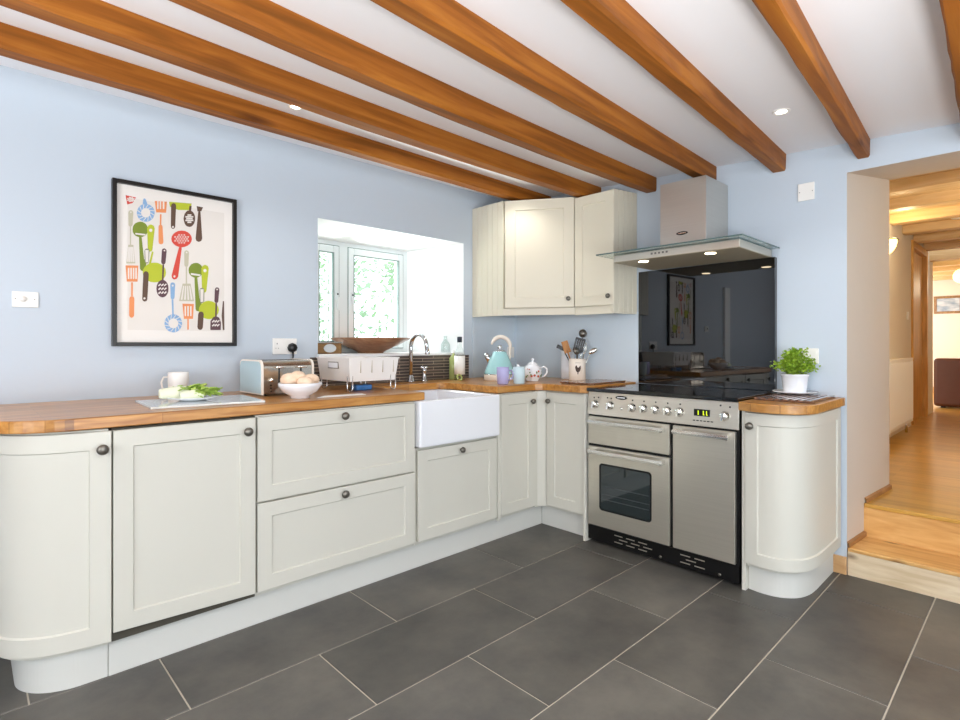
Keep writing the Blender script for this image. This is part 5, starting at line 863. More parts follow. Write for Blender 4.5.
for a, z in ((-.045, .012),): bx(a-.002, a+.002, z-.001, z+.007, .009, .0095, mb)
for a in (-.052, -.038): bx(a-.002, a+.002, -.012, -.009, .009, .0095, mb)
mb.build('socket_holes', M['black'], t)
each('rocker', [bx(-.012, -.003, .015, .03, .009, .012, MB()), bx(.004, .012, .015, .03, .009, .012, MB())], M['white'], t, bevel=.001)
t = thing('power_plug', 'black plug in the socket above the toaster', 'plug', (-1.885, -.01, 1.14))
mb = MB(); mb.lathe([(0, 0), (.026, 0), (.028, .01), (.022, .032), (0, .036)], (-1.880, -.0095, 1.142), 8, axis=(0, -1, 0)); mb.build('body', M['blackplastic'], t, bevel=.003)
MB().tube([(-1.880, -.025, 1.122), (-1.880, -.03, 1.095), (-1.89, -.03, 1.03)], [.006, .0045, .004], 8).build('cable', M['blackplastic'], t)
t, bx = plate('blank_wall_plate', 'white blank wall plate high between the hood and doorway', 'wall plate', (0, -2.087, 1.967), 'x', .078, .092)
each('screw', [bx(-.032, -.028, -.002, .002, .009, .010, MB()), bx(.028, .032, -.002, .002, .009, .010, MB())], M['pewter'], t)
t, bx = plate('wall_socket', 'white wall socket half hidden behind the herb pot', 'socket', (0, -2.108, 1.10), 'x', .075, .08)
mb = MB(); bx(.02, .028, .01, .025, .009, .012, mb); mb.build('rocker', M['white'], t)
t, bx = plate('wall_socket', 'white wall socket in the corner behind the aqua kettle', 'socket', (-.06, 0, 1.10), 'y', .08, .085)
mb = MB(); bx(-.01, .01, -.012, .012, .009, .012, mb); mb.build('rocker', M['white'], t)

# ------------------------------------------------------------------ things on the window wall worktop
W = WZ+.0005
def mug(name, label, c, r0, r1, h, material, handle, z=W, grp=None):
    t = thing(name, label, 'mug', (c[0], c[1], z))
    x, y = c
    MB().lathe([(0, 0), (r0*.9, 0), (r0, .004), (r1, h*.6), (r1, h-.002), (r1-.002, h), (r1-.004, h-.002), (r1-.005, h*.5), (r0-.005, .008), (0, .008)], (x, y, z), 28).build('body', material, t)
    a = math.radians(handle); u = Vector((math.cos(a), math.sin(a), 0)); p = Vector((x, y, z))
    MB().tube([p+u*(r1-.003)+Vector((0, 0, h*.8)), p+u*(r1+.018)+Vector((0, 0, h*.8)), p+u*(r1+.028)+Vector((0, 0, h*.6)), p+u*(r1+.024)+Vector((0, 0, h*.35)), p+u*(r1-.002)+Vector((0, 0, h*.22))], .0042, 8).build('handle', material, t)
    return t
mug('mug', 'plain off-white mug behind the plate of lettuce', (-2.49, -.13), .040, .044, .115, M['white'], 150)
# glass board
o = MB().prism([(-2.70, -.30), (-2.715, -.64), (-2.30, -.68), (-2.265, -.33)], W, W+.008).build('chopping_board', M['board'], bevel=.002)
tag(o, 'pale grey rectangular worktop saver board under the lettuce plate', 'chopping board')
# plate and lettuces
PB = W+.009
t = thing('dinner_plate', 'small white plate holding lettuce on the pale board', 'plate', (-2.52, -.46, PB))
MB().lathe([(0, 0), (.05, 0), (.055, .003), (.098, .014), (.099, .016), (.05, .008), (0, .007)], (-2.52, -.46, PB), 36).build('dish', M['ceramic'], t)
def lettuce(c, ang, L, lab, seed, wd=.02):
    rnd = random.Random(seed); t = thing('lettuce_head', lab, 'lettuce', c, 'lettuces on the plate')
    a = math.radians(ang); u = Vector((math.cos(a), math.sin(a), 0)); v = Vector((-u.y, u.x, 0)); c = Vector(c)
    mb = MB(); n = 10; pts = [c-u*(L*.5)+u*(L*.55*i/n)+Vector((0, 0, -.004)) for i in range(n+1)]
    mb.tube(pts, [wd*(.35+.6*math.sin(PI*(.15+.5*i/n))) for i in range(n+1)], 12)
    mb.build('stalk', M['lettucewhite'], t)
    mb = MB()
    for k in range(110):
        s0 = c+u*rnd.uniform(-.22*L, .36*L)+v*rnd.uniform(-.9, .9)*wd+Vector((0, 0, rnd.uniform(-.4, .6)*wd))
        d = (u*rnd.uniform(.5, 1)+v*rnd.uniform(-.8, .8)+Vector((0, 0, rnd.uniform(-.15, .7)))).normalized()
        s_ = d.cross(Vector((0, 0, 1))).normalized(); up = s_.cross(d); l = rnd.uniform(.020, .034); w2 = l*.45
        vs = []
        for i in range(5):
            f = i/4; ww = w2*math.sin(PI*(.12+.8*f)); p = s0+d*l*f-up*.25*l*f*f
            vs += [p-s_*ww+up*rnd.uniform(0, .006), p+up*-.003, p+s_*ww+up*rnd.uniform(0, .006)]
        mb.add(vs, [(i*3+j, i*3+j+1, i*3+j+4, i*3+j+3) for i in range(4) for j in range(2)], 0, True)
    mb.build('leaves', M['lettuce'], t)
lettuce((-2.545, -.44, PB+.036), -4, .19, 'lettuce head at the back of the plate, wide white base left', 1, .030)
lettuce((-2.50, -.495, PB+.030), 6, .16, 'lettuce head at the front right of the plate with crisp green leaves', 2, .022)
# toaster
tx0, tx1, ty0, ty1, tz0, tz1 = -2.208, -1.945, -.41, -.13, W, 1.086
t = thing('toaster', 'chrome four-slot toaster with pale blue ends', 'toaster', ((tx0+tx1)/2, (ty0+ty1)/2, W))
def yz_prof(mb, P, x0, x1, mi=0):
    n = len(P); vs = [(x0, a, b) for a, b in P]+[(x1, a, b) for a, b in P]
    return mb.add(vs, [(i, n+i, n+(i+1) % n, (i+1) % n) for i in range(n)]+[list(range(n))[::-1], list(range(n, 2*n))][::1], mi)
def tprof(i, zb):
    r = .035; P = [(ty0+i, zb), (ty1-i, zb)]
    P += [(ty1-i-r+r*math.cos(math.radians(a)), tz1-i-r+r*math.sin(math.radians(a))) for a in range(0, 91, 15)]
    P += [(ty0+i+r+r*math.cos(math.radians(a)), tz1-i-r+r*math.sin(math.radians(a))) for a in range(90, 181, 15)]
    return P
mb = MB(); yz_prof(mb, tprof(.004, W+.010), tx0+.008, tx1-.008); mb.build('casing', M['toaststeel'], t)
for a in (tx0, tx1-.009):
    mb = MB(); yz_prof(mb, tprof(0, W+.006), a, a+.009); mb.build('end_rim', M['creamplastic'], t)
mb = MB(); yz_prof(mb, tprof(.008, W+.012), tx0-.003, tx0-.0003); mb.build('end_panel', M['toasterblue'], t, label='pale blue end panel')
mb = MB()
for k in range(4):
    yy = ty0+.065+k*.055; mb.box(tx0+.03, tx1-.03, yy-.010, yy+.010, tz1-.006, tz1-.0035)
mb.build('slots', M['black'], t)
for x in (tx0+.085, tx0+.195):
    mb = MB(); mb.box(x-.0035, x+.0035, ty0+.0025, ty0+.0045, W+.05, tz1-.035); mb.build('lever_slot', M['black'], t)
    mb = MB(); mb.tube([(x-.022, ty0-.014, tz1-.035), (x+.022, ty0-.014, tz1-.035)], .0055, 10); mb.box(x-.003, x+.003, ty0-.014, ty0+.005, tz1-.038, tz1-.032); mb.build('lever', M['steel_h'], t)
for x in (tx0+.045, tx0+.245):
    MB().lathe([(0, 0), (.011, 0), (.010, .012), (0, .013)], (x, ty0+.004, W+.075), 18, axis=(0, -1, 0)).build('dial', M['steel_h'], t)
for z in (.04, .026, .054): MB().lathe([(0, 0), (.004, 0), (.004, .002), (0, .002)], (tx0+.045, ty0+.004, W+z-.004), 10, axis=(0, -1, 0)).build('button', M['blackplastic'], t)
for x in (tx0+.03, tx1-.03):
    for y_ in (ty0+.03, ty1-.03): MB().lathe([(0, 0), (.01, 0), (.01, .012), (0, .012)], (x, y_, W), 12).build('foot', M['blackplastic'], t)
# bowl with rolls
bc = (-2.108, -.600)
t = thing('serving_bowl', 'white footed bowl of bread rolls in front of the toaster', 'bowl', (*bc, W))
MB().lathe([(0, 0), (.042, 0), (.043, .008), (.046, .012), (.075, .029), (.094, .056), (.0965, .069), (.0945, .071), (.090, .058), (.07, .034), (.04, .018), (0, .016)], (*bc, W), 40).build('dish', M['ceramic'], t)
RL = ['bread roll at the left of the white bowl', 'bread roll at the back of the white bowl', 'bread roll at the right of the white bowl', 'bread roll at the front of the bowl', 'bread roll on top in the middle of the bowl']
for k, (dx, dy, dz, r) in enumerate([(-.042, .01, .086, .045), (.012, .045, .080, .042), (.050, -.005, .082, .040), (.002, -.045, .075, .038), (-.012, .0, .100, .036)]):
    mb = MB(); mb.sphere((bc[0]+dx, bc[1]+dy, W+dz), r, r*.9, r*.68, 18, 12, 0, .07, k)
    o = mb.build('bread_roll', M['bread']); tag(o, RL[k], 'bread roll', 'bread rolls in the white bowl')
# thin white sheet stands in for a bright reflection on the worktop
o = MB().prism([(-2.055, -.655), (-1.80, -.665), (-1.785, -.60), (-1.98, -.585)], W, W+.0012).build('reflection_patch', M['label']); tag(o, 'flat white patch in place of a reflection, right of the bread bowl', 'paper')
# dish rack
t = thing('dish_rack', 'pale plastic dish rack on looped wire legs beside the sink', 'dish rack', (-1.65, -.32, W))
rx0, rx1, ry0, ry1, rz0, rz1 = -1.795, -1.487, -.495, -.145, .966, 1.088
def tub(mb, x0, x1, y0, y1, z0, z1, fl, th):
    lo = [(x0+fl, y0+fl), (x1-fl, y0+fl), (x1-fl, y1-fl), (x0+fl, y1-fl)]; hi = [(x0, y0), (x1, y0), (x1, y1), (x0, y1)]
    hi2 = [(x0+th, y0+th), (x1-th, y0+th), (x1-th, y1-th), (x0+th, y1-th)]; lo2 = [(a+(th if i in (0, 3) else -th), b+(th if i < 2 else -th)) for i, (a, b) in enumerate(lo)]
    vs = [(a, b, z0) for a, b in lo]+[(a, b, z1) for a, b in hi]+[(a, b, z1) for a, b in hi2]+[(a, b, z0+th) for a, b in lo2]
    fs = [(3,2,1,0)]+[(q*4+i, q*4+(i+1) % 4, q*4+4+(i+1) % 4, q*4+4+i) for q in range(3) for i in range(4)]+[(12,13,14,15)]
    mb.add(vs, fs)
mb = MB(); tub(mb, rx0, rx1, ry0, ry1, rz0, rz1, .014, .004); mb.build('basin', M['rack'], t, bevel=.004)
mb = MB(); hole2 = [(rx0-.004, rx1+.004, ry0-.004, ry0+.004), (rx0-.004, rx1+.004, ry1-.004, ry1+.004), (rx0-.004, rx0+.004, ry0, ry1), (rx1-.004, rx1+.004, ry0, ry1)]
for a in hole2: mb.box(*a, rz1-.004, rz1+.003)
mb.build('rim', M['rack'], t, bevel=.002)
mb = MB(); mb.box(rx0+.0016, rx0+.007, -.380, -.270, rz0+.066, rz0+.102); mb.build('grip_edge', M['pewter'], t)
mb = MB(); mb.box(rx0+.0006, rx0+.006, -.375, -.275, rz0+.070, rz0+.098); mb.build('handle_hole', M['ceramic'], t, label='white oval grip opening')
for k in range(4):
    x = rx0+.07+k*.068; MB().box(x-.0012, x+.0012, ry0+.001+.0, ry0+.008, rz0+.045, rz1-.012).build('drain_slot', M['grout'], t)
for x, y_, ax in ((rx0+.012, ry0+.012, 'y'), (rx1-.03, ry0+.012, 'x'), (rx0+.03, ry1-.03, 'x'), (rx1-.03, ry1-.03, 'x')):
    dx_, dy_ = .016, 0
    MB().tube([(x-dx_, y_, rz0+.03), (x-dx_, y_, W+.018)]+[(x-dx_*math.cos(a), y_, W+.018-.0155*math.sin(a)) for a in [PI*i/8 for i in range(1, 8)]]+[(x+dx_, y_, W+.018), (x+dx_, y_, rz0+.03)], .0028, 8).build('leg', M['chrome'], t)
o = MB().box(-1.72, -1.62, -.44, -.38, W, W+.030).build('washing_sponge', M['blueplastic'], bevel=.008, seg=3); tag(o, 'blue washing-up sponge beneath the dish rack', 'sponge')
# items on the sill
SZ = 1.1035
t = thing('retro_radio', 'small wooden radio with an oval dial on the window sill', 'radio', (-1.62, .12, SZ))
MB().box(-1.685, -1.525, .06, .13, SZ, SZ+.066).build('cabinet', M['radiowood'], t, bevel=.003)
mb = MB(); mb.box(-1.688, -1.522, .057, .133, SZ+.066, SZ+.072); mb.build('top', M['steel_h'], t)
mb = MB(); mb.lathe([(0, 0), (1, 0), (.95, .1), (0, .1)], (0, 0, 0), 28, axis=(0, -1, 0), smooth=False)
mb.v = [(-1.605+v[0]*.042, .0598+v[1]*.03, SZ+.034+v[2]*.026) for v in mb.v]; mb.build('dial', M['clockface'], t)
t = thing('fruit_bowl', 'large wide turned wooden bowl on the window sill', 'bowl', (-1.24, .16, SZ))
R_ = .262
MB().lathe([(0, 0), (.085, 0), (.085, .008), (.10, .016), (.18, .052), (R_, .094), (R_+.002, .101), (R_-.006, .102), (.18, .066), (.09, .028), (0, .022)], (-1.245, .175, SZ), 56).build('dish', M['bowlwood'], t)
# bottles
def bottle(name, label, c, prof, material, z, cap=None, cat='bottle', lab=None):
    t = thing(name, label, cat, (c[0], c[1], z)); x, y = c
    MB().lathe(prof, (x, y, z), 24).build('body', material, t)
    if cap: MB().lathe(cap[0], (x, y, z), 20).build('cap', cap[1], t)
    if lab:
        r, a, b, m = lab; MB().lathe([(r, a), (r+.0006, a), (r+.0006, b), (r, b)], (x, y, z), 24).build('label', m, t)
    return t
bottle('oil_bottle', 'tall clear bottle with dark cap and white label beside the tap', (-.738, -.155), [(0, 0), (.034, 0), (.037, .004), (.037, .175), (.034, .195), (.018, .225), (.0145, .24), (.0145, .27), (0, .27)], M['bottleglass'], W,
       ([(0, .262), (.017, .262), (.017, .30), (0, .301)], M['navy']), lab=(.0374, .04, .17, M['label']))
bottle('soap_bottle', 'slim pale green washing-up liquid bottle behind the tall clear bottle', (-.725, -.075), [(0, 0), (.028, 0), (.031, .005), (.030, .15), (.012, .175), (.008, .19), (0, .19)], M['greensoap'], W,
       ([(0, .186), (.010, .186), (.008, .205), (0, .206)], M['white']))
bottle('glass_bottle', 'clear empty glass bottle on the right end of the sill', (-.66, .09), [(0, 0), (.03, 0), (.033, .006), (.033, .06), (.014, .09), (.012, .115), (.016, .12), (.013, .121), (.010, .11), (.012, .09), (.030, .058), (.030, .01), (0, .008)], M['bottleglass'], SZ)
o = MB().tube([(-.80+.019*math.cos(a), -.225+.006*math.sin(a), W+.024+.017*math.sin(a)) for a in [2*PI*i/18 for i in range(18)]], .0065, 8, closed=True).build('scrubbing_ring', M['greensoap']); tag(o, 'small lime green ring scrubber standing below the clear bottle', 'scrubber')

# ------------------------------------------------------------------ corner things
kc = (-.525, -.335)
t = thing('kettle', 'pale aqua cone-shaped kettle with cream handle and base', 'kettle', (*kc, W))
x, y = kc
MB().lathe([(0, 0), (.108, 0), (.110, .004), (.110, .036), (.107, .040)], (x, y, W), 40).build('base', M['creamplastic'], t, label='cream base band')
MB().lathe([(.1065, .040), (.108, .046), (.103, .062), (.082, .115), (.060, .165), (.050, .187), (.046, .196), (0, .2)], (x, y, W), 40).build('body', M['aqua'], t)
MB().lathe([(.1085, .0395), (.1092, .041), (.1092, .044), (.107, .0455)], (x, y, W), 40).build('band', M['chrome'], t)
MB().lathe([(0, .1955), (.041, .196), (.040, .204), (.014, .208), (.010, .214), (.017, .222), (.0185, .232), (.012, .24), (0, .241)], (x, y, W), 28).build('lid', M['chrome'], t)
u = Vector((.69, -.72, 0)).normalized()       # handle plane
P0 = Vector((x, y, W))
pts = []; 
for i in range(17):
    a = math.radians(165-185*i/16); pts.append(P0+u*(.008+.066*math.cos(a))+Vector((0, 0, .228+.072*math.sin(a))))
pts += [P0+u*.071+Vector((0, 0, .17)), P0+u*.072+Vector((0, 0, .145))]
MB().tube(pts, [.006+.008*min(1, i/3) if i < 14 else .012-.0012*(i-13) for i in range(len(pts))], 12).build('handle', M['creamplastic'], t)
MB().tube([P0-u*.062+Vector((0, 0, .13)), P0-u*.085+Vector((0, 0, .16)), P0-u*.10+Vector((0, 0, .185))], [.024, .018, .013], 14).build('spout', M['chrome'], t)
mug('mug', 'lilac mug in front of the aqua kettle', (-.805, -.635), .034, .0385, .106, M['purple'], -30)
mug('mug', 'pale blue mug between the lilac mug and the teapot', (-.700, -.675), .035, .0375, .106, M['paleblue'], 100)
# teapot
tc_ = (-.455, -.575)
t = thing('teapot', 'white teapot with small red flowers and green leaves', 'teapot', (*tc_, W)); x, y = tc_
MB().lathe([(0, 0), (.04, 0), (.042, .004), (.041, .008), (.055, .03), (.062, .055), (.060, .08), (.046, .102), (.034, .110), (0, .112)], (x, y, W), 36).build('body', M['ceramic'], t)
MB().lathe([(.036, .108), (.034, .116), (.02, .127), (.009, .131), (.007, .137), (.012, .143), (.011, .150), (0, .154)], (x, y, W), 28).build('lid', M['ceramic'], t)
P0 = Vector((x, y, W))
MB().tube([P0+u*.052+Vector((0, 0, .088)), P0+u*.078+Vector((0, 0, .098)), P0+u*.096+Vector((0, 0, .082)), P0+u*.096+Vector((0, 0, .055)), P0+u*.078+Vector((0, 0, .033)), P0+u*.052+Vector((0, 0, .028))], .0055, 10).build('handle', M['ceramic'], t)
MB().tube([P0-u*.05+Vector((0, 0, .045)), P0-u*.08+Vector((0, 0, .065)), P0-u*.09+Vector((0, 0, .095)), P0-u*.103+Vector((0, 0, .112))], [.018, .012, .009, .008], 12).build('spout', M['ceramic'], t)
mb = MB(); rnd = random.Random(5)
for k in range(26):
    a = math.radians(rnd.uniform(150, 330)); z = rnd.uniform(.028, .082); r = .055+.008*math.sin((z-.02)/.065*PI)+.0006
    rr = {0: .0085, 1: .006, 2: .005}[k % 3]
    n = Vector((math.cos(a), math.sin(a), .0)); c = P0+n*r+Vector((0, 0, z))
    mb.lathe([(rr, -.003), (rr*.8, .0012), (0, .0016)], c, 8, mi=0 if k % 3 == 0 else 1, axis=n)
mb.build('flower_pattern', [M['flower'], M['flowerleaf']], t)
# utensil jar
jc = (-.145, -.715)
t = thing('utensil_jar', 'cream ceramic utensil jar with a dark hen motif', 'utensil jar', (*jc, W)); x, y = jc
MB().lathe([(0, 0), (.056, 0), (.058, .003), (.058, .146), (.056, .149), (.052, .147), (.052, .01), (0, .01)], (x, y, W), 40).build('pot', M['creamplastic'], t)
# hen emblem curved on the front
def onjar(P, zc, r, mb, ang):
    vs = []; 
    for a, b in P:
        th = math.radians(ang)+a/r; vs.append((x+r*math.cos(th), y+r*math.sin(th), W+zc+b))
    mb.add(vs, [list(range(len(P)))])
mb = MB(); A_ = 221
hen = [(a*1.35, b*1.35) for a, b in [(-.014, .012), (-.011, .020), (-.006, .022), (-.004, .012), (.004, .010), (.010, .018), (.015, .020), (.015, .004), (.010, -.008), (.003, -.014), (.002, -.024), (-.002, -.024), (-.002, -.014), (-.009, -.008), (-.012, .002)]]
for i in range(len(hen)):
    a, b = hen[i], hen[(i+1) % len(hen)]; onjar([(0, 0), a, b], .075, .0590, mb, A_)
for k in range(7): onjar([(-.018+k*.0052, .0), (-.0145+k*.0052, .0), (-.0145+k*.0052, .0025), (-.018+k*.0052, .0025)], .120, .0588, mb, A_)
mb.build('hen_motif', M['darkprint'], t)
cn = (-.065, -.575)
t = thing('storage_canister', 'plain white storage canister behind the utensil jar', 'canister', (*cn, W))
MB().lathe([(0, 0), (.048, 0), (.05, .003), (.05, .20), (0, .20)], (*cn, W), 36).build('body', M['ceramic'], t)
MB().lathe([(0, .2005), (.051, .2005), (.051, .212), (.048, .216), (0, .217)], (*cn, W), 36).build('lid', M['ceramic'], t)
# utensils: image-right direction u, up z
J = Vector((x, y, W)); fw_ = Vector((-.72, -.69, 0))
def shaft(mb, a, b, h, r=.0045, c=0): 
    p0 = J+u*a+fw_*c+Vector((0, 0, .04)); p1 = J+u*b*1.12+fw_*c+Vector((0, 0, h*1.10)); mb.tube([p0, p1], r, 8); return p0, p1
def uthing(name, lab, cat): return thing(name, lab, cat, (x, y, W+.04), 'utensils in the jar')
t = uthing('wooden_spatula', 'flat wooden spatula leaning left in the utensil jar', 'spatula'); mb = MB()
p0, p1 = shaft(mb, -.015, -.062, .19, .005); mb.build('handle', M['utensilwood'], t)
d_ = (p1-p0).normalized(); s_ = d_.cross(fw_).normalized(); MB().obox(p1+d_*.022, s_, fw_, d_, .023, .003, .042).build('blade', M['utensilwood'], t, bevel=.003)
t = uthing('black_spatula', 'black spatula lying far left in the utensil jar', 'spatula'); mb = MB()
p0, p1 = shaft(mb, -.005, -.075, .175, .004, -.02); d_ = (p1-p0).normalized(); mb.build('handle', M['blackplastic'], t)
s_ = d_.cross(fw_).normalized(); k = -u*.9+Vector((0, 0, .42)); MB().obox(p1+k*.015+Vector((0, 0, .02)), k, fw_, k.cross(fw_), .044, .003, .013).build('blade', M['blackplastic'], t, bevel=.003)
t = uthing('slotted_turner', 'black slotted turner standing upright in the utensil jar', 'turner'); mb = MB()
p0, p1 = shaft(mb, -.004, .000, .175, .0045, .012); mb.build('handle', M['blackplastic'], t); d_ = (u*.25+Vector((0, 0, 1))).normalized(); s_ = d_.cross(fw_).normalized()
q = MB(); c0 = p1+d_*.050
q.obox(c0-d_*.04, s_, fw_, d_, .030, .002, .014); q.obox(c0+d_*.044, s_, fw_, d_, .034, .002, .008)
for k in (-.026, -.013, 0, .013, .026): q.obox(c0+s_*k*1.1, s_, fw_, d_, .0063, .002, .044)
q.build('blade', M['blackplastic'], t)
t = uthing('ladle', 'dark ladle with its round bowl highest in the utensil jar', 'ladle'); mb = MB()
p0, p1 = shaft(mb, .015, .036, .285, .0035, -.01); mb.build('handle', M['steel_h'], t); MB().sphere(p1+Vector((0, 0, .01)), .028, .028, .030, 16, 12).build('bowl', M['pewter'], t)
t = uthing('serving_spoon', 'dark bronze spoon low at the front of the utensil jar', 'spoon'); mb = MB()
p0, p1 = shaft(mb, -.005, -.006, .165, .004, .03); mb.build('handle', M['pewter'], t); MB().sphere(p1+Vector((0, 0, .02)), .032, .016, .026, 16, 12).build('bowl', M['pewter'], t)
t = uthing('slotted_spoon', 'shiny steel spoon with dark slots leaning right in the utensil jar', 'spoon'); mb = MB()
p0, p1 = shaft(mb, .025, .082, .175, .003, 0); mb.build('handle', M['steel_h'], t); d_ = (u*.9+Vector((0, 0, .45))).normalized()
q = MB(); q.sphere((0, 0, 0), .036, .010, .018, 16, 10); rot = Matrix((d_, fw_, d_.cross(fw_))).transposed(); q.v = [tuple(rot @ Vector(v)+p1+d_*.02) for v in q.v]; q.build('bowl', M['steel_h'], t)
q = MB()
for k in (-.012, 0, .012): q.obox(p1+d_*(.02+k)+fw_*.0085, d_, fw_, d_.cross(fw_), .0022, .002, .007)
q.build('slots', M['black'], t)
t = uthing('steel_whisk', 'steel wire whisk behind the slotted turner', 'whisk'); mb = MB()
p0, p1 = shaft(mb, .02, .04, .16, .005, 0); mb.build('handle', M['steel_h'], t); d_ = (p1-p0).normalized(); s_ = d_.cross(fw_).normalized(); q = MB()
for k in range(4):
    w2 = s_*math.cos(PI*k/4)+fw_*math.sin(PI*k/4)
    q.tube([p1+d_*(.085*math.sin(PI*i/12)) + w2*(.020*math.sin(2*PI*i/12+0)*1.0 if False else .020*math.cos(PI*i/12)*math.sin(PI*i/12)**.5) for i in range(13)], .0011, 5)
q.build('wires', M['steel_h'], t)

# slatted wooden trivets
def trivet(label, x0, x1, y0, y1, z, nb, gap_m):
    t = thing('slatted_trivet', label, 'trivet', ((x0+x1)/2, (y0+y1)/2, z), None)
    p = (y1-y0)/nb
    for i in range(nb):
        yy = y0+p*(i+.5)
        MB().box(x0, x1, yy-p*.31, yy+p*.31, z+.005, z+.0125).build('slat', M['slatwood'], t, bevel=.001)
    for xx in (x0+.03, x1-.03):
        MB().box(xx-.007, xx+.007, y0-.004, y1+.004, z, z+.006).build('rail', M['slatwood'], t)
    return t
trivet('dark slatted wooden trivet left of the cooker, by the utensil jar', -.50, -.10, -1.075, -.835, W, 7, 0)
trivet('dark slatted wooden trivet under the herb pot', -.47, -.06, -2.235, -1.985, RT+.0005, 8, 0)
TZ = RT+.0135
# saucer and herb pot
sc_ = (-.105, -2.062)
t = thing('saucer', 'flat white saucer under the herb pot', 'saucer', (*sc_, TZ))
MB().lathe([(0, 0), (.06, 0), (.104, .010), (.105, .014), (.06, .004), (0, .004)], (*sc_, TZ), 36).build('dish', M['ceramic'], t)
t = thing('potted_herb', 'bushy green parsley plant in a small white pot', 'potted plant', (*sc_, TZ+.0045))
z = TZ+.0045; x, y = sc_
MB().lathe([(0, 0), (.050, 0), (.052, .003), (.062, .085), (.065, .088), (.065, .097), (.061, .098), (.056, .088), (.045, .01), (0, .01)], (x, y, z), 36).build('pot', M['ceramic'], t)
MB().lathe([(0, .086), (.055, .086)], (x, y, z), 20).build('soil', M['soil'], t)
mb = MB(); lf = MB(); rnd = random.Random(11)
for k in range(230):
    a = rnd.uniform(0, 2*PI); el = rnd.uniform(.2, 1.5); R = rnd.uniform(.05, .115) if k > 10 else .125
    tip = Vector((x, y, z+.09))+Vector((math.cos(a)*math.cos(el)*R*.86, math.sin(a)*math.cos(el)*R*.86, math.sin(el)*R*1.15))
    b = Vector((x+.03*math.cos(a), y+.03*math.sin(a), z+.086))
    if k % 2 == 0: mb.tube([b, b.lerp(tip, .5)+Vector((0, 0, .012)), tip], .0011, 4)
    for q in range(7):
        c = tip+Vector((rnd.gauss(0, .010), rnd.gauss(0, .010), rnd.gauss(0, .007)))
        d = Vector((rnd.uniform(-1, 1), rnd.uniform(-1, 1), rnd.uniform(-.2, .8))).normalized(); s_ = d.cross(Vector((rnd.uniform(-1, 1), rnd.uniform(-1, 1), 1))).normalized(); up = s_.cross(d)
        l = rnd.uniform(.010, .018); ww = l*.42
        lf.add([c, c+d*l*.35-s_*ww+up*.002, c+d*l*.7-s_*ww*.8, c+d*l, c+d*l*.7+s_*ww*.8, c+d*l*.35+s_*ww+up*.002, c+d*l*.5-up*.002], [(0,1,6),(1,2,6),(2,3,6),(3,4,6),(4,5,6),(5,0,6)])
mb.build('stems', M['stemgreen'], t); lf.build('leaves', M['leaf'], t)

# ------------------------------------------------------------------ garden outside the window
struct(MB().box(-14, 16, .6, 26, -.4, -.3).build('garden_lawn', M['grass']))
def shrub(label, c, r, h, seed, n=1600):
    rnd = random.Random(seed); t = thing('garden_shrub', label, 'shrub', (c[0], c[1], -.3), 'shrubs beyond the window'); mb = MB()
    for k in range(n):
        a = rnd.uniform(0, 2*PI); b = math.acos(rnd.uniform(-.5, 1)); R = rnd.uniform(.72, 1.04)*(1+.15*math.sin(3*a)+.1*math.sin(5*b))
        p = Vector((c[0]+r*R*math.sin(b)*math.cos(a), c[1]+r*R*math.sin(b)*math.sin(a), -.3+h*.5+h*.5*R*math.cos(b)))
        d = Vector((rnd.uniform(-1, 1), rnd.uniform(-1, 1), rnd.uniform(-1, 1))).normalized(); s_ = d.orthogonal().normalized(); l = rnd.uniform(.07, .14)
        mb.add([p, p+d*l*.5+s_*l*.35, p+d*l, p+d*l*.5-s_*l*.35], [(0,1,2,3)])
    mb.build('leaves', M['bush'], t)
shrub('pale green garden shrub seen through the right window pane', (1.15, 4.2), .95, 3.6, 1)
shrub('garden shrub seen through the left window pane', (-.75, 3.4), .7, 2.6, 2)

# ------------------------------------------------------------------ light
wd = bpy.data.worlds.new('sky'); SC.world = wd; wd.use_nodes = True
bg = wd.node_tree.nodes['Background']; bg.inputs[0].default_value = (.86, .93, 1, 1); bg.inputs[1].default_value = SKY
def area(name, loc, rot, sx, sy, e, col):
    l = bpy.data.lights.new(name, 'AREA'); l.shape = 'RECTANGLE'; l.size = sx; l.size_y = sy; l.energy = e; l.color = col
    o = bpy.data.objects.new(name, l); COL.objects.link(o); o.location = loc; o.rotation_euler = rot; return o
area('side_fill_light', (XL-.2, -2.7, 1.5), (0, -PI/2, 0), 1.0, 1.9, E_SIDE, (.97, .98, 1))  # fill through the added left-wall window, out of view
area('daylight_garden_doors', (-3.2, YB-.3, 1.1), (math.radians(90+TILT), 0, 0), 2.4, 2.0, E_BACK, (.96, .98, 1))
area('daylight_window', ((ix0+ix1)/2, 1.25, 2.85), (math.radians(-42), 0, 0), 1.6, 1.0, E_WIN, (.94, .98, 1))
area('soffit_fill', ((ix0+ix1)/2, 1.1, .45), (math.radians(-140), 0, 0), 1.4, .8, E_WIN*.75, (.96, 1, .98))  # hidden lamp added below the sill to brighten the window soffit
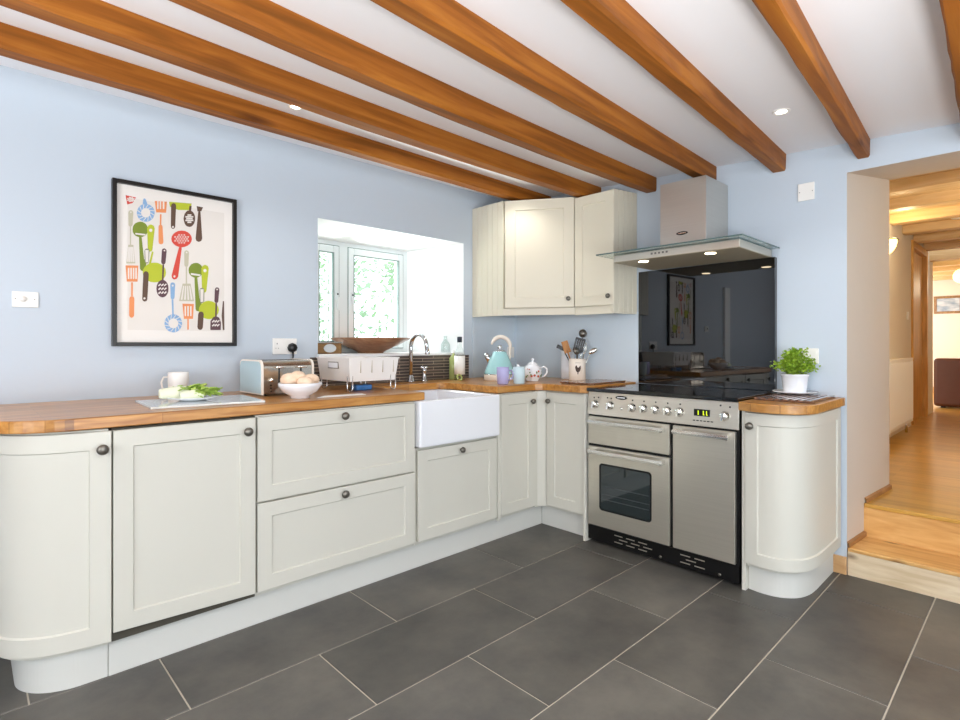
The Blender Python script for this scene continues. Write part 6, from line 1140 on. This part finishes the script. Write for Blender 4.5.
area('ceiling_fill', (-2.9, -3.65, .75), (PI, 0, 0), 1.6, .6, E_UP, (1, .98, .96))  # unseen fill lamp, added to whiten the ceiling
area('ceiling_fill', (-4.4, -2.0, .75), (PI, 0, 0), .8, 1.6, E_UP*.6, (1, .98, .96))  # second added fill, aimed up at the ceiling
l = bpy.data.lights.new('sconce_bulb', 'POINT'); l.energy = 5; l.color = (1, .80, .48); l.shadow_soft_size = .06
o = bpy.data.objects.new('sconce_bulb', l); COL.objects.link(o); o.location = (2.62, -2.12, 2.16)
l = bpy.data.lights.new('hall_ceiling_lamp', 'POINT'); l.energy = 26; l.color = (1, .91, .72); l.shadow_soft_size = .15
o = bpy.data.objects.new('hall_ceiling_lamp', l); COL.objects.link(o); o.location = (1.9, -3.1, 1.95)
l = bpy.data.lights.new('pendant_bulb', 'POINT'); l.energy = 10; l.color = (1, .84, .6); l.shadow_soft_size = .1
o = bpy.data.objects.new('pendant_bulb', l); COL.objects.link(o); o.location = (6.9, -2.6, 2.0)
l = bpy.data.lights.new('far_room_light', 'POINT'); l.energy = 110; l.color = (1, .97, .94); l.shadow_soft_size = .4  # point light inside the far room; no window is built there
o = bpy.data.objects.new('far_room_light', l); COL.objects.link(o); o.location = (7.6, -1.0, 1.6)

# ------------------------------------------------------------------ camera
cam = bpy.data.cameras.new('camera'); co = bpy.data.objects.new('camera', cam); COL.objects.link(co)
cam.sensor_width = 36; cam.lens = 540*36/960; cam.clip_start = .02
co.location = (-3.222, -2.959, 1.1564); co.rotation_euler = (PI/2, 0, math.radians(46.3-90))
cam.shift_y = -(360-345.2)/960*1.0
SC.camera = co
SC.view_settings.view_transform = 'Standard'; SC.view_settings.look = 'None'; SC.view_settings.gamma = 1
SC.view_settings.use_curve_mapping = False
SC.view_settings.exposure = EXPO
SC.cycles.use_denoising = True
SC.cycles.max_bounces = 10; SC.cycles.diffuse_bounces = 6; SC.cycles.glossy_bounces = 5; SC.cycles.transmission_bounces = 6
SC.cycles.sample_clamp_indirect = 6; SC.cycles.caustics_reflective = False; SC.cycles.caustics_refractive = False
